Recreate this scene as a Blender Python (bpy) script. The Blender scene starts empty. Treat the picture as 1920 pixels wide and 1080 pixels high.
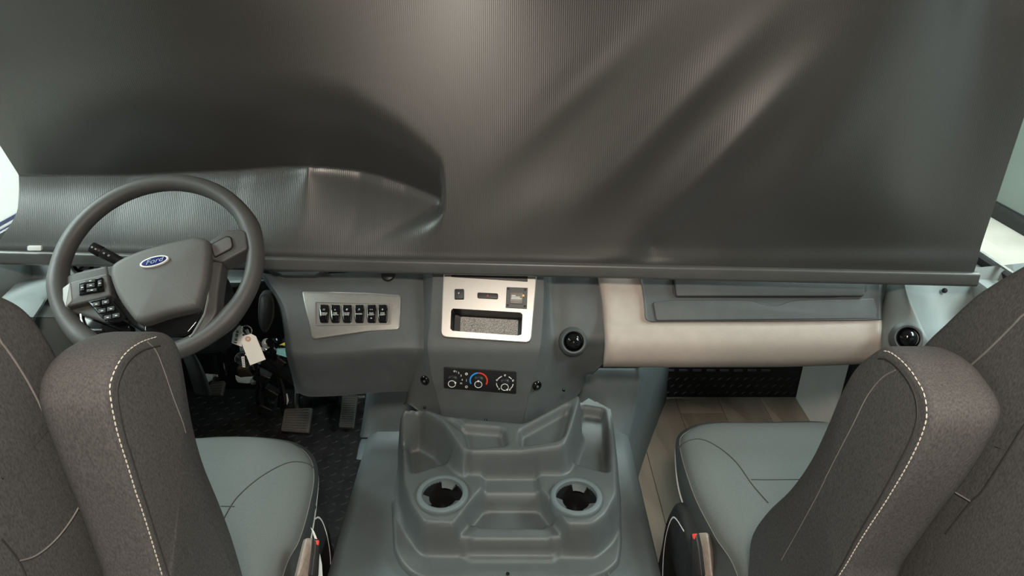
import bpy, math, random
import numpy as np
from mathutils import Vector, Matrix
random.seed(4); rng = np.random.default_rng(4)
S = bpy.context.scene; COL = S.collection

# ------------------------------------------------------------------ camera, world, lights, exposure
PITCH = math.radians(27.0); FPX = 1280.0; CAM = np.array([0.0, 0.0, 1.46])
cd = bpy.data.cameras.new('camera'); cd.sensor_fit = 'HORIZONTAL'; cd.sensor_width = 36.0; cd.lens = 24.0; cd.clip_start = 0.02
co = bpy.data.objects.new('camera', cd); COL.objects.link(co); co.location = CAM
co.rotation_euler = (math.pi/2 - PITCH, 0, 0); S.camera = co
S.view_settings.view_transform = 'Standard'; S.view_settings.look = 'None'
S.view_settings.gamma = 1.0; S.view_settings.use_curve_mapping = False; S.view_settings.exposure = 0.32
w = bpy.data.worlds.new('showroom_ambient'); S.world = w; w.use_nodes = True
w.node_tree.nodes['Background'].inputs[0].default_value = (0.86, 0.98, 0.97, 1); w.node_tree.nodes['Background'].inputs[1].default_value = 0.40

def area(name, loc, size, power, col, target=None, shape='DISK', sy=None):
    l = bpy.data.lights.new(name, 'AREA'); l.shape = shape; l.size = size; l.energy = power; l.color = col
    if sy: l.size_y = sy
    o = bpy.data.objects.new(name, l); COL.objects.link(o); o.location = loc
    d = Vector(target if target else (loc[0], loc[1], loc[2]-1)) - Vector(loc)
    o.rotation_euler = d.to_track_quat('-Z', 'Y').to_euler(); return o
WARM = (1.0, .89, .76); COOL = (.88, 1.0, .97)
for y_, e_ in ((-.20, 26.0), (-1.8, 12.0), (-3.4, 22.0), (-5.0, 32.0)): area('coach_ceiling_lamp', (.05, y_, 2.03), .30, e_, WARM)
area('showroom_tube_lamp', (-4.2, 1.6, 4.2), 6.0, 460.0, COOL, (-1.2, 1.2, 1.0), 'RECTANGLE', 1.5)
area('showroom_tube_lamp', (4.2, 1.6, 4.2), 6.0, 460.0, COOL, (1.2, 1.2, 1.0), 'RECTANGLE', 1.5)
area('showroom_tube_lamp', (0, 6.0, 4.2), 6.0, 300.0, COOL, (0, 2.0, .8), 'RECTANGLE', 1.5)

# ------------------------------------------------------------------ picture geometry: a pixel's ray cut by a real plane
Fw = np.array([0, math.cos(PITCH), -math.sin(PITCH)]); Up = np.array([0, math.sin(PITCH), math.cos(PITCH)]); Rt = np.array([1.0, 0, 0])
def ray(px, py): return Fw + Rt*((px-960)/FPX) + Up*((540-py)/FPX)
def at(px, py, Y): d = ray(px, py); return CAM + d*(Y/d[1])
def atX(px, py, X): d = ray(px, py); return CAM + d*(X/d[0])
def atZ(px, py, Z): d = ray(px, py); return CAM + d*((Z-CAM[2])/d[2])
def proj(P):
    d = np.asarray(P) - CAM; w_ = d@Fw
    return 960+FPX*(d@Rt)/w_, 540-FPX*(d@Up)/w_
class Plane:
    def __init__(s, o, n, right=(1, 0, 0)):
        s.o = np.array(o, float); s.n = np.array(n, float); s.n /= np.linalg.norm(s.n)
        r = np.array(right, float); s.ex = r - s.n*(r@s.n); s.ex /= np.linalg.norm(s.ex); s.ey = np.cross(s.n, s.ex)
    def uv(s, px, py, h=0.0):
        d = ray(px, py); t = ((s.o + s.n*h - CAM)@s.n)/(d@s.n); p = CAM + d*t - s.o
        return (p@s.ex, p@s.ey)
    def P(s, a, b, h=0.0): return s.o + s.ex*a + s.ey*b + s.n*h
    def pt(s, px, py, h=0.0): a, b = s.uv(px, py, h); return s.P(a, b, h)
def plane3(a, b, c):
    n = np.cross(b-a, c-a); n /= np.linalg.norm(n)
    if n@(CAM-a) < 0: n = -n
    return Plane(a, n)

# ------------------------------------------------------------------ 2-D helpers
def sm(pts, n=8, closed=True):
    P = np.array(pts, float); m = len(P); out = []
    for i in range(m if closed else m-1):
        g = (lambda k: P[k % m]) if closed else (lambda k: P[min(max(k, 0), m-1)])
        a, b, c, d = g(i-1), g(i), g(i+1), g(i+2)
        for k in range(n):
            t = k/n
            out.append(.5*(2*b+(c-a)*t+(2*a-5*b+4*c-d)*t*t+(3*b-a-3*c+d)*t**3))
    if not closed: out.append(P[-1])
    return np.array(out)
def rnd(pts, r, seg=5):
    P = np.array(pts, float); m = len(P); out = []
    for i in range(m):
        a, b, c = P[i-1], P[i], P[(i+1) % m]
        u, v = a-b, c-b; lu, lv = np.linalg.norm(u), np.linalg.norm(v)
        rr = r[i] if hasattr(r, '__len__') else r
        k = min(rr, lu*.45, lv*.45); p, q = b+u/lu*k, b+v/lv*k
        for j in range(seg+1):
            t = j/seg; out.append((1-t)**2*p+2*t*(1-t)*b+t*t*q)
    return np.array(out)
def ccw(P):
    P = np.asarray(P, float); x, y = P[:, 0], P[:, 1]
    return P if np.sum(x*np.roll(y, -1)-np.roll(x, -1)*y) > 0 else P[::-1]
def inset(P, d):
    a = P-np.roll(P, 1, 0); b = np.roll(P, -1, 0)-P
    a /= np.linalg.norm(a, axis=1)[:, None]+1e-12; b /= np.linalg.norm(b, axis=1)[:, None]+1e-12
    na = np.stack([-a[:, 1], a[:, 0]], 1); nb = np.stack([-b[:, 1], b[:, 0]], 1)
    n = na+nb; l = np.linalg.norm(n, axis=1)[:, None]+1e-9; n /= l
    c = np.clip((n*na).sum(1), .45, 1)[:, None]
    return P+n*d/c
def lerp(a, b, t): return a+(b-a)*t
def sstep(x): x = np.clip(x, 0, 1); return x*x*(3-2*x)

# ------------------------------------------------------------------ mesh builder
class MB:
    def __init__(s): s.v = []; s.f = []; s.m = []
    def add(s, V, F, mi=0):
        o = len(s.v); s.v.extend([tuple(map(float, p)) for p in V])
        for f in F: s.f.append([i+o for i in f]); s.m.append(mi)
        return s
    def grid(s, G, mi=0, cu=False, cv=False, flip=False):
        G = np.asarray(G, float); r, c = G.shape[:2]; F = []
        for i in range(r if cu else r-1):
            for j in range(c if cv else c-1):
                q = [i*c+j, i*c+(j+1) % c, ((i+1) % r)*c+(j+1) % c, ((i+1) % r)*c+j]
                F.append(q[::-1] if flip else q)
        return s.add(G.reshape(-1, 3), F, mi)
    def prism(s, pl, poly, h0, h1, r=0.0, mi=0, seg=4, bottom=False, dome=0.0):
        P = ccw(poly); rings = [(P, h0)]
        if r > 0:
            for k in range(seg+1):
                a = math.pi/2*k/seg; rings.append((inset(P, r*(1-math.cos(a))), h1-r+r*math.sin(a)))
        else: rings.append((P, h1))
        V = []; F = []; n = len(P)
        for Q, h in rings: V += [pl.P(a, b, h) for a, b in Q]
        for k in range(len(rings)-1):
            for i in range(n): F.append([k*n+i, k*n+(i+1) % n, (k+1)*n+(i+1) % n, (k+1)*n+i])
        k = len(rings)-1
        if dome:
            Q = rings[-1][0]; c = Q.mean(0); cur = k
            for t in (.12, .3, .5, .7, .88):
                V += [pl.P(*(q+(c-q)*t), h1+dome*(1-(1-t)**2)) for q in Q]
                for i in range(n): F.append([cur*n+i, cur*n+(i+1) % n, (cur+1)*n+(i+1) % n, (cur+1)*n+i])
                cur += 1
            V.append(pl.P(*c, h1+dome)); ci = len(V)-1
            for i in range(n): F.append([cur*n+i, cur*n+(i+1) % n, ci])
        else: F.append([k*n+i for i in range(n)])
        if bottom: F.append([i for i in range(n)][::-1])
        return s.add(V, F, mi)
    def px(s, pl, pts, h0, h1, r=0.0, mi=0, rad=0.0, smooth=0, dome=0.0, bottom=False, seg=4):
        Q = [pl.uv(x, y, h1) for x, y in pts]
        if smooth: Q = sm(Q, smooth)
        elif rad: Q = rnd(Q, rad)
        return s.prism(pl, Q, h0, h1, r, mi, seg, bottom, dome)
    def tube(s, pts, r, n=8, closed=False, mi=0, caps=True, flat=None):
        P = np.array(pts, float); m = len(P); R = np.full(m, r) if np.isscalar(r) else np.array(r, float)
        T = (np.roll(P, -1, 0)-np.roll(P, 1, 0)) if closed else np.gradient(P, axis=0)
        T /= np.linalg.norm(T, axis=1)[:, None]+1e-12
        ref = np.array([0, 0, 1.0]) if abs(T[0][2]) < .9 else np.array([1.0, 0, 0])
        u = np.cross(T[0], ref); u /= np.linalg.norm(u); G = []
        for i in range(m):
            u = u-T[i]*(u@T[i]); u /= np.linalg.norm(u)+1e-12; v = np.cross(T[i], u)
            G.append([P[i]+R[i]*(math.cos(a)*u+math.sin(a)*v) for a in np.linspace(0, 2*math.pi, n, endpoint=False)])
        b = len(s.v); s.grid(np.array(G), mi, closed, True)
        if caps and not closed:
            s.f.append([b+i for i in range(n)][::-1]); s.m.append(mi)
            s.f.append([b+(m-1)*n+i for i in range(n)]); s.m.append(mi)
        return s
    def lathe(s, c, ax, prof, n=40, mi=0, right=(1, 0, 0)):
        pl = Plane(c, ax, right); G = [[pl.P(r*math.cos(a), r*math.sin(a), h) for a in np.linspace(0, 2*math.pi, n, endpoint=False)] for r, h in prof]
        return s.grid(np.array(G), mi, False, True)
    def box(s, c, sz, r=0.0, mi=0, rot=None):
        pl = Plane((0, 0, 0), (0, 0, 1)); x, y, z = [k/2 for k in sz]
        P = rnd([(-x, -y), (x, -y), (x, y), (-x, y)], min(r, x*.9, y*.9)) if r > 0 else np.array([(-x, -y), (x, -y), (x, y), (-x, y)])
        t = MB(); t.prism(pl, P, -z, z, min(r, z*.9), 0, 3, True)
        V = np.array(t.v)
        if rot is not None: V = V@np.array(rot.to_matrix() if hasattr(rot, 'to_matrix') else rot).T
        return s.add(V+np.array(c), t.f, mi)
    def text(s, pl, body, a, b, size, h, mi=0, ang=0.0, shear=0.0, thick=.0004, sx=1.0, align='CENTER'):
        cu = bpy.data.curves.new('lettering', 'FONT'); cu.body = body; cu.size = size; cu.align_x = align; cu.align_y = 'CENTER'
        cu.shear = shear; cu.extrude = thick; cu.resolution_u = 3; cu.space_line = .95
        o = bpy.data.objects.new('lettering', cu); COL.objects.link(o)
        me = bpy.data.meshes.new_from_object(o.evaluated_get(bpy.context.evaluated_depsgraph_get()))
        ca, sa = math.cos(ang), math.sin(ang)
        V = [pl.P(a+v.co.x*sx*ca-v.co.y*sa, b+v.co.x*sx*sa+v.co.y*ca, h+v.co.z) for v in me.vertices]
        F = [list(p.vertices) for p in me.polygons]
        bpy.data.objects.remove(o); bpy.data.curves.remove(cu); bpy.data.meshes.remove(me)
        return s.add(V, F, mi)
    def arc(s, pl, c, r, w, a0, a1, h, mi=0, n=24, t=.0006):
        G = []
        for k in range(n+1):
            a = math.radians(lerp(a0, a1, k/n)); ca, sa = math.cos(a), math.sin(a)
            G.append([pl.P(c[0]+q*ca, c[1]+q*sa, hh) for q, hh in ((r-w/2, h), (r-w/2, h+t), (r+w/2, h+t), (r+w/2, h))])
        return s.grid(np.array(G), mi)
    def build(s, name, mats, parent=None, angle=40, kind=None):
        me = bpy.data.meshes.new(name); me.from_pydata(s.v, [], s.f); me.validate()
        for m_ in (mats if isinstance(mats, (list, tuple)) else [mats]): me.materials.append(m_)
        if len(me.polygons) == len(s.m): me.polygons.foreach_set('material_index', s.m)
        import bmesh
        bm = bmesh.new(); bm.from_mesh(me); bmesh.ops.recalc_face_normals(bm, faces=bm.faces); bm.to_mesh(me); bm.free()
        me.shade_smooth(); me.set_sharp_from_angle(angle=math.radians(angle))
        o = bpy.data.objects.new(name, me); COL.objects.link(o)
        if parent is not None:
            o.parent = parent
            if parent.type == 'EMPTY': o.matrix_parent_inverse = Matrix.Translation(-parent.location)
        if kind: o['kind'] = kind
        return o
def patch(rows, nu=6, nv=6):
    """smooth surface through a grid of (px, py, Y) control points"""
    W = np.array([[at(*p) for p in r] for r in rows])
    A = np.array([sm(W[i], nu, False) for i in range(len(W))])
    return np.array([sm(A[:, j], nv, False) for j in range(A.shape[1])]).transpose(1, 0, 2)
def thing(name, label, cat, loc=(0, 0, 0), group=None):
    o = bpy.data.objects.new(name, None); COL.objects.link(o); o.location = loc; o.empty_display_size = .05
    o['label'] = label; o['category'] = cat
    if group: o['group'] = group
    return o
def tag(o, label, cat, group=None):
    o['label'] = label; o['category'] = cat
    if group: o['group'] = group
    return o

# ------------------------------------------------------------------ materials
def mat(name, col, rough=.5, metal=0.0, var=0.0, vscale=8.0, bump=0.0, bscale=300.0, spec=.5, stretch=None, dark=None, sheen=0.0, detail=3.0, bdist=.001):
    m = bpy.data.materials.new(name); m.use_nodes = True; nt = m.node_tree; b = nt.nodes['Principled BSDF']
    b.inputs['Base Color'].default_value = (*col, 1); b.inputs['Roughness'].default_value = rough; b.inputs['Metallic'].default_value = metal
    b.inputs['Specular IOR Level'].default_value = spec
    if sheen: b.inputs['Sheen Weight'].default_value = sheen; b.inputs['Sheen Roughness'].default_value = .5
    tc = nt.nodes.new('ShaderNodeTexCoord'); mp = nt.nodes.new('ShaderNodeMapping'); nt.links.new(tc.outputs['Object'], mp.inputs[0])
    if stretch: mp.inputs['Scale'].default_value = stretch
    if var:
        n = nt.nodes.new('ShaderNodeTexNoise'); n.inputs['Scale'].default_value = vscale; n.inputs['Detail'].default_value = detail
        nt.links.new(mp.outputs[0], n.inputs['Vector'])
        r = nt.nodes.new('ShaderNodeValToRGB'); r.color_ramp.elements[0].position = .3; r.color_ramp.elements[1].position = .7
        lo = dark if dark else tuple(c*(1-var) for c in col)
        r.color_ramp.elements[0].color = (*lo, 1); r.color_ramp.elements[1].color = (*[min(1, c*(1+var)) for c in col], 1)
        nt.links.new(n.outputs['Fac'], r.inputs[0]); nt.links.new(r.outputs[0], b.inputs['Base Color'])
    if bump:
        n = nt.nodes.new('ShaderNodeTexNoise'); n.inputs['Scale'].default_value = bscale; n.inputs['Detail'].default_value = 2
        nt.links.new(mp.outputs[0], n.inputs['Vector'])
        k = nt.nodes.new('ShaderNodeBump'); k.inputs['Strength'].default_value = bump; k.inputs['Distance'].default_value = bdist
        nt.links.new(n.outputs['Fac'], k.inputs['Height']); nt.links.new(k.outputs[0], b.inputs['Normal'])
    return m
def weave(name, col, rough, var, fibre, spec=.3, strength=.35, dirs='XZ'):
    """woven cloth: crossed fine waves in the relief, melange threads in the colour"""
    m = mat(name, col, rough, 0, var, 620, spec=spec, stretch=(1, 1, .4)); nt = m.node_tree; b = nt.nodes['Principled BSDF']
    tc = nt.nodes.new('ShaderNodeTexCoord'); ws = []
    for d in (dirs if len(dirs) > 1 else dirs*2):
        wv = nt.nodes.new('ShaderNodeTexWave'); wv.bands_direction = d; wv.inputs['Scale'].default_value = fibre; wv.inputs['Distortion'].default_value = .4
        nt.links.new(tc.outputs['Object'], wv.inputs['Vector']); ws.append(wv)
    mm = nt.nodes.new('ShaderNodeMath'); mm.operation = 'MULTIPLY'
    nt.links.new(ws[0].outputs['Fac'], mm.inputs[0]); nt.links.new(ws[1].outputs['Fac'], mm.inputs[1])
    k = nt.nodes.new('ShaderNodeBump'); k.inputs['Strength'].default_value = strength; k.inputs['Distance'].default_value = .0006
    nt.links.new(mm.outputs[0], k.inputs['Height']); nt.links.new(k.outputs[0], b.inputs['Normal'])
    return m
M = {}
M['shade'] = weave('shade_cloth', (.050, .048, .046), .37, .08, 75, 1.0, .14, 'X')
M['bar'] = mat('shade_bar', (.10, .098, .095), .38, .2, .06, 40)
M['dash'] = mat('dash_plastic', (.080, .087, .090), .47, 0, .07, 30, .35, 900, .4)
M['cons'] = mat('console_plastic', (.070, .077, .078), .40, 0, .06, 30, .35, 900, .4)
M['cover'] = mat('engine_cover_plastic', (.095, .113, .118), .50, 0, .08, 14, .3, 800, .4)
M['black'] = mat('black_plastic', (.012, .012, .013), .42, 0, .2, 20, .15, 500, .4)
M['gloss'] = mat('gloss_black', (.006, .006, .007), .08)
M['rubber'] = mat('black_rubber', (.02, .02, .021), .65, 0, .25, 30, .2, 300, .4)
M['vinyl'] = mat('beige_vinyl', (.43, .365, .325), .50, 0, .04, 40, .4, 700, .35)
M['silver'] = mat('satin_silver', (.40, .385, .365), .34, .75, .04, 90, stretch=(1, 12, 12))
M['silver2'] = mat('brushed_bezel', (.30, .288, .272), .38, .6, .05, 90)
M['chrome'] = mat('chrome', (.8, .8, .8), .12, 1.0, .03, 30)
M['white'] = mat('white_print', (.8, .8, .78), .6, 0, .02, 40)
M['grey_print'] = mat('grey_print', (.45, .45, .44), .6, 0, .02, 40)
M['print2'] = mat('pale_script', (.34, .42, .50), .4, 0, .03, 40)
M['blue'] = mat('blue_print', (.03, .30, .80), .5, 0, .03, 40)
M['red'] = mat('red_print', (.75, .05, .03), .5, 0, .03, 40)
M['navy'] = mat('emblem_blue', (.015, .022, .14), .25, 0, .05, 40)
M['wheel'] = mat('steering_wheel_urethane', (.072, .070, .069), .46, 0, .05, 30, .3, 900, .45)
M['hub'] = mat('airbag_cover_plastic', (.105, .103, .100), .52, 0, .05, 30, .3, 900, .4)
M['cloth'] = weave('seat_cloth', (.098, .097, .098), .82, .30, 380, .25, .2)
M['cloth2'] = weave('seat_cushion_cloth', (.103, .109, .107), .78, .10, 380, .25, .2)
M['side'] = mat('seat_side_vinyl', (.045, .048, .048), .6, 0, .1, 60, .2, 500)
M['piping'] = mat('pale_piping', (.50, .48, .43), .6, 0, .05, 60)
M['thread'] = mat('cream_thread', (.75, .71, .64), .7, 0, .05, 60)
M['seam'] = mat('seam_thread', (.036, .034, .032), .8, 0, .1, 60)
M['seam2'] = mat('seat_pale_seam_thread', (.22, .21, .20), .8, 0, .1, 60)
M['paper'] = mat('paper_tag', (.95, .92, .85), .7, 0, .03, 40)
M['label'] = mat('white_label', (.80, .80, .77), .6, 0, .04, 40)
M['eyelet'] = mat('tag_eyelet', (.62, .40, .34), .6, 0, .05, 40)
M['lever'] = mat('lever_plastic', (.20, .165, .14), .4, 0, .15, 120, .2, 400)
M['mat'] = mat('treadplate_rubber', (.020, .020, .021), .55, 0, .3, 25, .25, 300, .3)
M['wood'] = mat('wood_plank', (.27, .225, .18), .42, 0, .12, 3.5, .15, 60, .4, stretch=(9, 1, 9), detail=6)
M['wood2'] = mat('wood_plank_grey', (.26, .225, .185), .42, 0, .12, 3.5, .15, 60, .4, stretch=(9, 1, 9), detail=6)
M['wall'] = mat('wall_panel', (.80, .79, .77), .55, 0, .03, 10)
M['wallg'] = mat('grey_trim_panel', (.20, .225, .225), .5, 0, .05, 20, .2, 500)
M['ceil'] = mat('ceiling_cloth', (.50, .485, .45), .8, 0, .04, 20)
M['concrete'] = mat('concrete', (.66, .60, .53), .6, 0, .12, 2.5, .1, 40)
M['rv'] = mat('white_gelcoat', (.82, .82, .82), .25, 0, .02, 4)
M['stripe'] = mat('navy_stripe', (.02, .025, .10), .3, 0, .05, 6)
M['green'] = mat('grey_green_paint', (.05, .062, .056), .4, 0, .4, 3)
M['rv2'] = mat('pale_green_paint', (.17, .20, .18), .35, 0, .05, 3)
M['tip'] = mat('pad_tip_grey', (.34, .35, .34), .45, 0, .04, 30)
M['teal'] = mat('teal_sticker', (.25, .60, .62), .6, 0, .15, 120)
M['yellow'] = mat('yellow_connector', (.75, .62, .04), .5, 0, .05, 40)
M['brown'] = mat('rusty_bracket', (.10, .06, .035), .7, 0, .3, 60)
M['steel'] = mat('dull_steel', (.30, .30, .29), .4, .8, .2, 60)
M['orange'] = mat('amber_print', (.95, .55, .22), .5, 0, .03, 40)
M['pocket'] = mat('sparkle_pocket', (.40, .38, .36), .30, 0, .6, 700, .9, 650, .8, dark=(.01, .01, .01), detail=1)
def glass_mat():
    m = bpy.data.materials.new('window_glass'); m.use_nodes = True; nt = m.node_tree; nt.nodes.clear()
    o = nt.nodes.new('ShaderNodeOutputMaterial'); mx = nt.nodes.new('ShaderNodeMixShader'); f = nt.nodes.new('ShaderNodeFresnel')
    t = nt.nodes.new('ShaderNodeBsdfTransparent'); g = nt.nodes.new('ShaderNodeBsdfGlossy')
    t.inputs[0].default_value = (.90, .96, .94, 1); g.inputs['Roughness'].default_value = .02; f.inputs[0].default_value = 1.45
    nt.links.new(f.outputs[0], mx.inputs[0]); nt.links.new(t.outputs[0], mx.inputs[1]); nt.links.new(g.outputs[0], mx.inputs[2])
    nt.links.new(mx.outputs[0], o.inputs[0]); return m
M['glass'] = glass_mat()

# ================================================================== THE SETTING
XL, XR, YF = -1.24, 1.12, 2.02
def struct(mb, name, m, parent=None, angle=40):
    o = mb.build(name, m, parent, angle)
    if parent is None: o['kind'] = 'structure'
    return o
fl = struct(MB().box((-.06, -2.7, -.06), (2.5, 9.6, .10), .005), 'floor', M['rubber'])
k = 0
for i, x in enumerate(np.arange(.28, 1.08, .152)):
    y = -.2 - .37*(i % 3)
    while y < 2.0:
        y1 = min(y+.95, 2.005)
        if y1 > .2:
            pw = min(.1505, 1.085-x)
            MB().box((x+pw/2, (y+y1)/2, -.004), (pw, y1-y-.0015, .010), .0008).build('plank', M['wood' if (i+k) % 3 else 'wood2'], fl)
        y = y1; k += 1
def wall_with_hole(x, name, y0, y1, z0, z1):
    mb = MB(); t = .05
    for (a, b, c, d) in ((-7.4, y0, -.2, 2.1), (y1, 2.6, -.2, 2.1), (y0, y1, -.2, z0), (y0, y1, z1, 2.1)):
        mb.box((x, (a+b)/2, (c+d)/2), (t, b-a, d-c))
    return struct(mb, name, M['wallg'])
WL = wall_with_hole(XL-.03, 'wall_left', .35, 1.93, .79, 1.70)
WR = wall_with_hole(XR+.03, 'wall_right', .35, 1.93, .76, 1.70)
struct(MB().box((-.06, -7.4, .9), (2.5, .05, 2.4)), 'wall_back', M['wood'])
struct(MB().box((-.06, -2.6, 2.09), (2.5, 9.7, .05)), 'ceiling', M['ceil'])
struct(MB().box((-.06, 2.07, .30), (2.36, .06, .92)), 'wall_front', M['black'])
for nm, x, z0 in (('window_1', XL-.03, .79), ('window_2', XR+.03, .76)):
    wd = MB(); s_ = 1 if x > 0 else -1
    loop = rnd([(.37, z0+.012), (1.91, z0+.012), (1.91, 1.69), (.37, 1.69)], .08)
    wd.tube([(x-s_*.012, a, b) for a, b in loop], .016, 6, True)
    wo = struct(wd, nm, M['rubber'])
    wd = MB().tube([(x-s_*.026, a, b) for a, b in inset(ccw(loop), .022)], .0045, 6, True); wd.build('window_trim', M['steel'], wo)
    gl = MB(); gl.add([(x, a, b) for a, b in loop], [list(range(len(loop)))]); gl.build('glass_pane', M['glass'], wo)
# windshield behind the shade
ws = MB(); ws.grid(np.array([[(x, 2.04-.10*((x+.06)/1.2)**2-.10*t, .76+t*1.2) for x in np.linspace(XL, XR, 13)] for t in (0, .33, .66, 1)]))
wso = struct(ws, 'window_3', M['glass'])
MB().tube([(x, 2.03-.10*((x+.06)/1.2)**2, .765) for x in np.linspace(XL+.02, XR-.02, 15)], .02, 8).build('window_seal', M['rubber'], wso)
# grey side ledges under the side windows
def ledge(x_in, x_out, name, z):
    mb = MB(); pl = Plane((0, 0, 0), (0, 1, 0), (1, 0, 0))
    prof = [(x_out, z+.055), (x_in*.0+x_out+(.055 if x_in > x_out else -.055), z+.055), (x_out+(.062 if x_in > x_out else -.062), z+.045), (x_out+(.07 if x_in > x_out else -.07), z), (x_out+(.075 if x_in > x_out else -.075), z-.5), (x_out, z-.5)]
    G = [[(a, y, b) for a, b in prof] for y in np.linspace(.30, 1.98, 8)]
    return struct(mb.grid(np.array(G)), name, M['wallg'])
ledge(-1, -1.24, 'trim_1', .74); ledge(1, 1.12, 'trim_2', .71)
# treadplate mat and toe boards: rubber sheets with raised lozenges
def lozenges(mb, pl, a0, a1, b0, b1, st, L, W, H, keep=None, alt=True, ang=.6):
    na, nb = int((a1-a0)/st), int((b1-b0)/st)
    for i in range(na):
        for j in range(nb):
            a = a0+(i+.5+(.5 if (j % 2) else 0)*(0 if alt else 1))*st; b = b0+(j+.5)*st
            if keep and not keep(a, b): continue
            t = ang if (not alt or (i+j) % 2 == 0) else math.pi-ang
            c, s_ = math.cos(t), math.sin(t); ring = []
            for u, v in ((-L, 0), (-L*.4, -W), (L*.4, -W), (L, 0), (L*.4, W), (-L*.4, W)): ring.append((a+u*c-v*s_, b+u*s_+v*c))
            V = [pl.P(x, y, 0) for x, y in ring]+[pl.P(a+(x-a)*.55, b+(y-b)*.45, H) for x, y in ring]
            mb.add(V, [[q, (q+1) % 6, 6+(q+1) % 6, 6+q] for q in range(6)]+[[6, 7, 8, 9, 10, 11]])
fm = thing('floor_mat', 'black rubber treadplate mat under the pedals', 'floor mat', (-.75, 1.5, 0))
MB().box((-.775, 1.36, .004), (.86, 1.36, .012), .004).build('mat_sheet', M['mat'], fm)
mb = MB(); lozenges(mb, Plane((0, 0, .010), (0, 0, 1)), -1.19, -.36, .95, 2.03, .030, .0125, .0034, .0020); mb.build('tread_pattern', M['mat'], fm, kind='stuff')
tb = thing('toe_board', 'black treadplate toe board below the beige padded dash', 'toe board', (.75, 2.0, 0))
MB().box((.72, 2.012, .26), (.90, .02, .54), .003).build('board', M['mat'], tb)
mb = MB(); lozenges(mb, Plane((0, 2.002, 0), (0, -1, 0)), .42, 1.02, .004, .098, .030, .011, .0036, .0035, alt=False, ang=.75); mb.build('tread_pattern', M['mat'], tb, kind='stuff')
for k in range(9):
    MB().box((.505+k*.048, 2.0, .118), (.030, .008, .007), .002).build('vent_slot', M['dash'], tb)
# pale step panel beside the passenger foot space
mb = MB(); G = []
for (px, py) in ((1512, 640), (1510, 690), (1492, 751)): G.append([atX(px, py, 1.015)])
zz = np.linspace(-.01, .46, 4)
mb.box((1.045, 1.85, .225), (.06, .30, .47), .004); sp = mb.build('trim_3', M['wall']); sp['kind'] = 'structure'
mb = MB().box((1.02, 1.63, .22), (.06, .12, .46), .008); o = mb.build('trim_4', M['rubber']); o['kind'] = 'structure'

# ------------------------------------------------------------------ outside: showroom floor and neighbouring vehicles
g = MB().box((0, 4, -.95), (40, 40, .1)); struct(g, 'ground', M['concrete'])
o = MB()
rvt = thing('parked_motorhome', 'white motorhome with navy stripes parked outside the driver window', 'motorhome', (-4.6, 5, -.9))
mb = MB(); P = rnd([(1.2, -.86), (9.5, -.86), (9.5, 2.6), (1.6, 2.6), (1.2, 1.2)], .25)
mb.prism(Plane((-6.8, 0, 0), (1, 0, 0), (0, 1, 0)), P, 0, 2.4, .12, bottom=True); mb.build('body', M['rv'], rvt)
for z0, z1, dz in ((-.84, -.76, .0), (-.73, -.70, .0), (.42, .50, .16)):
    mb = MB(); pl = Plane((-4.4, 0, 0), (1, 0, 0), (0, 1, 0)); mb.prism(pl, [(1.5, z0), (9.2, z0+dz), (9.2, z1+dz), (1.5, z1)], -.001, .012, .003); mb.build('stripe', M['stripe'], rvt)
for y in (3.6, 6.4):
    mb = MB(); mb.prism(Plane((-4.4, 0, 0), (1, 0, 0), (0, 1, 0)), rnd([(y, 1.2), (y+1.2, 1.2), (y+1.2, 2.0), (y, 2.0)], .1), -.01, .012, .004); mb.build('window', M['gloss'], rvt)
vt = thing('parked_van', 'grey green vehicle parked beyond the passenger side window', 'van', (5.8, 8.0, -.9))
mb = MB(); P = rnd([(4.4, -.82), (11.6, -.82), (11.8, .6), (10.8, 1.9), (5.0, 2.0), (4.4, .8)], .3)
mb.prism(Plane((5.7, 0, 0), (-1, 0, 0), (0, 1, 0)), P, -1.1, 1.1, .15, bottom=True); mb.build('body', M['rv2'], vt)
mb = MB(); mb.prism(Plane((4.6, 0, 0), (-1, 0, 0), (0, 1, 0)), rnd([(4.6, -.74), (11.4, -.74), (11.4, -.26), (4.6, -.26)], .05), -.02, .03, .01); mb.build('lower_panel', M['green'], vt)
MB().tube([(4.60, y, -.78) for y in np.linspace(4.5, 11.5, 16)], .035, 8).build('sill_trim', M['rubber'], vt)
for y in (7.6, 10.6): MB().lathe((4.72, y, -.55), (-1, 0, 0), [(0, .10), (.2, .12), (.32, .14), (.35, .1), (.35, 0)], 24, right=(0, 1, 0)).build('wheel', M['rubber'], vt)
mb = MB(); mb.prism(Plane((4.6, 0, 0), (-1, 0, 0), (0, 1, 0)), rnd([(5.4, .75), (10.8, .75), (10.4, 1.6), (5.6, 1.6)], .15), -.01, .02, .006); mb.build('window', M['gloss'], vt)

# ================================================================== WINDSHIELD SHADE
sh = thing('windshield_shade', 'dark grey pull-down fabric shade covering the windshield', 'shade', (-.07, 1.39, .79))
BL, BR = at(0, 480, 1.405), at(1826, 521, 1.335)
def bar_at(t): return BL+(BR-BL)*t
NX, NZ = 420, 260; ZT = 1.80
def blob(px, py, cx, cy, sx, sy, ang, amp):
    c, s_ = math.cos(math.radians(ang)), math.sin(math.radians(ang)); u = (px-cx)*c+(py-cy)*s_; v = -(px-cx)*s_+(py-cy)*c
    return amp*np.exp(-.5*((u/sx)**2+(v/sy)**2))
BL_S = [  # slope of the cloth towards the cabin (positive: leans to face up): the broad folds the photograph shows
    (900, 160, 240, 330, 0, .20), (330, 40, 230, 110, 0, -.12), (1000, 440, 160, 50, 0, .06),
    (1440, 420, 150, 42, 0, -.16), (1640, 300, 120, 220, 10, -.07), (1800, 180, 60, 200, 10, .12), (1560, 478, 300, 10, 0, .25)]
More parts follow.
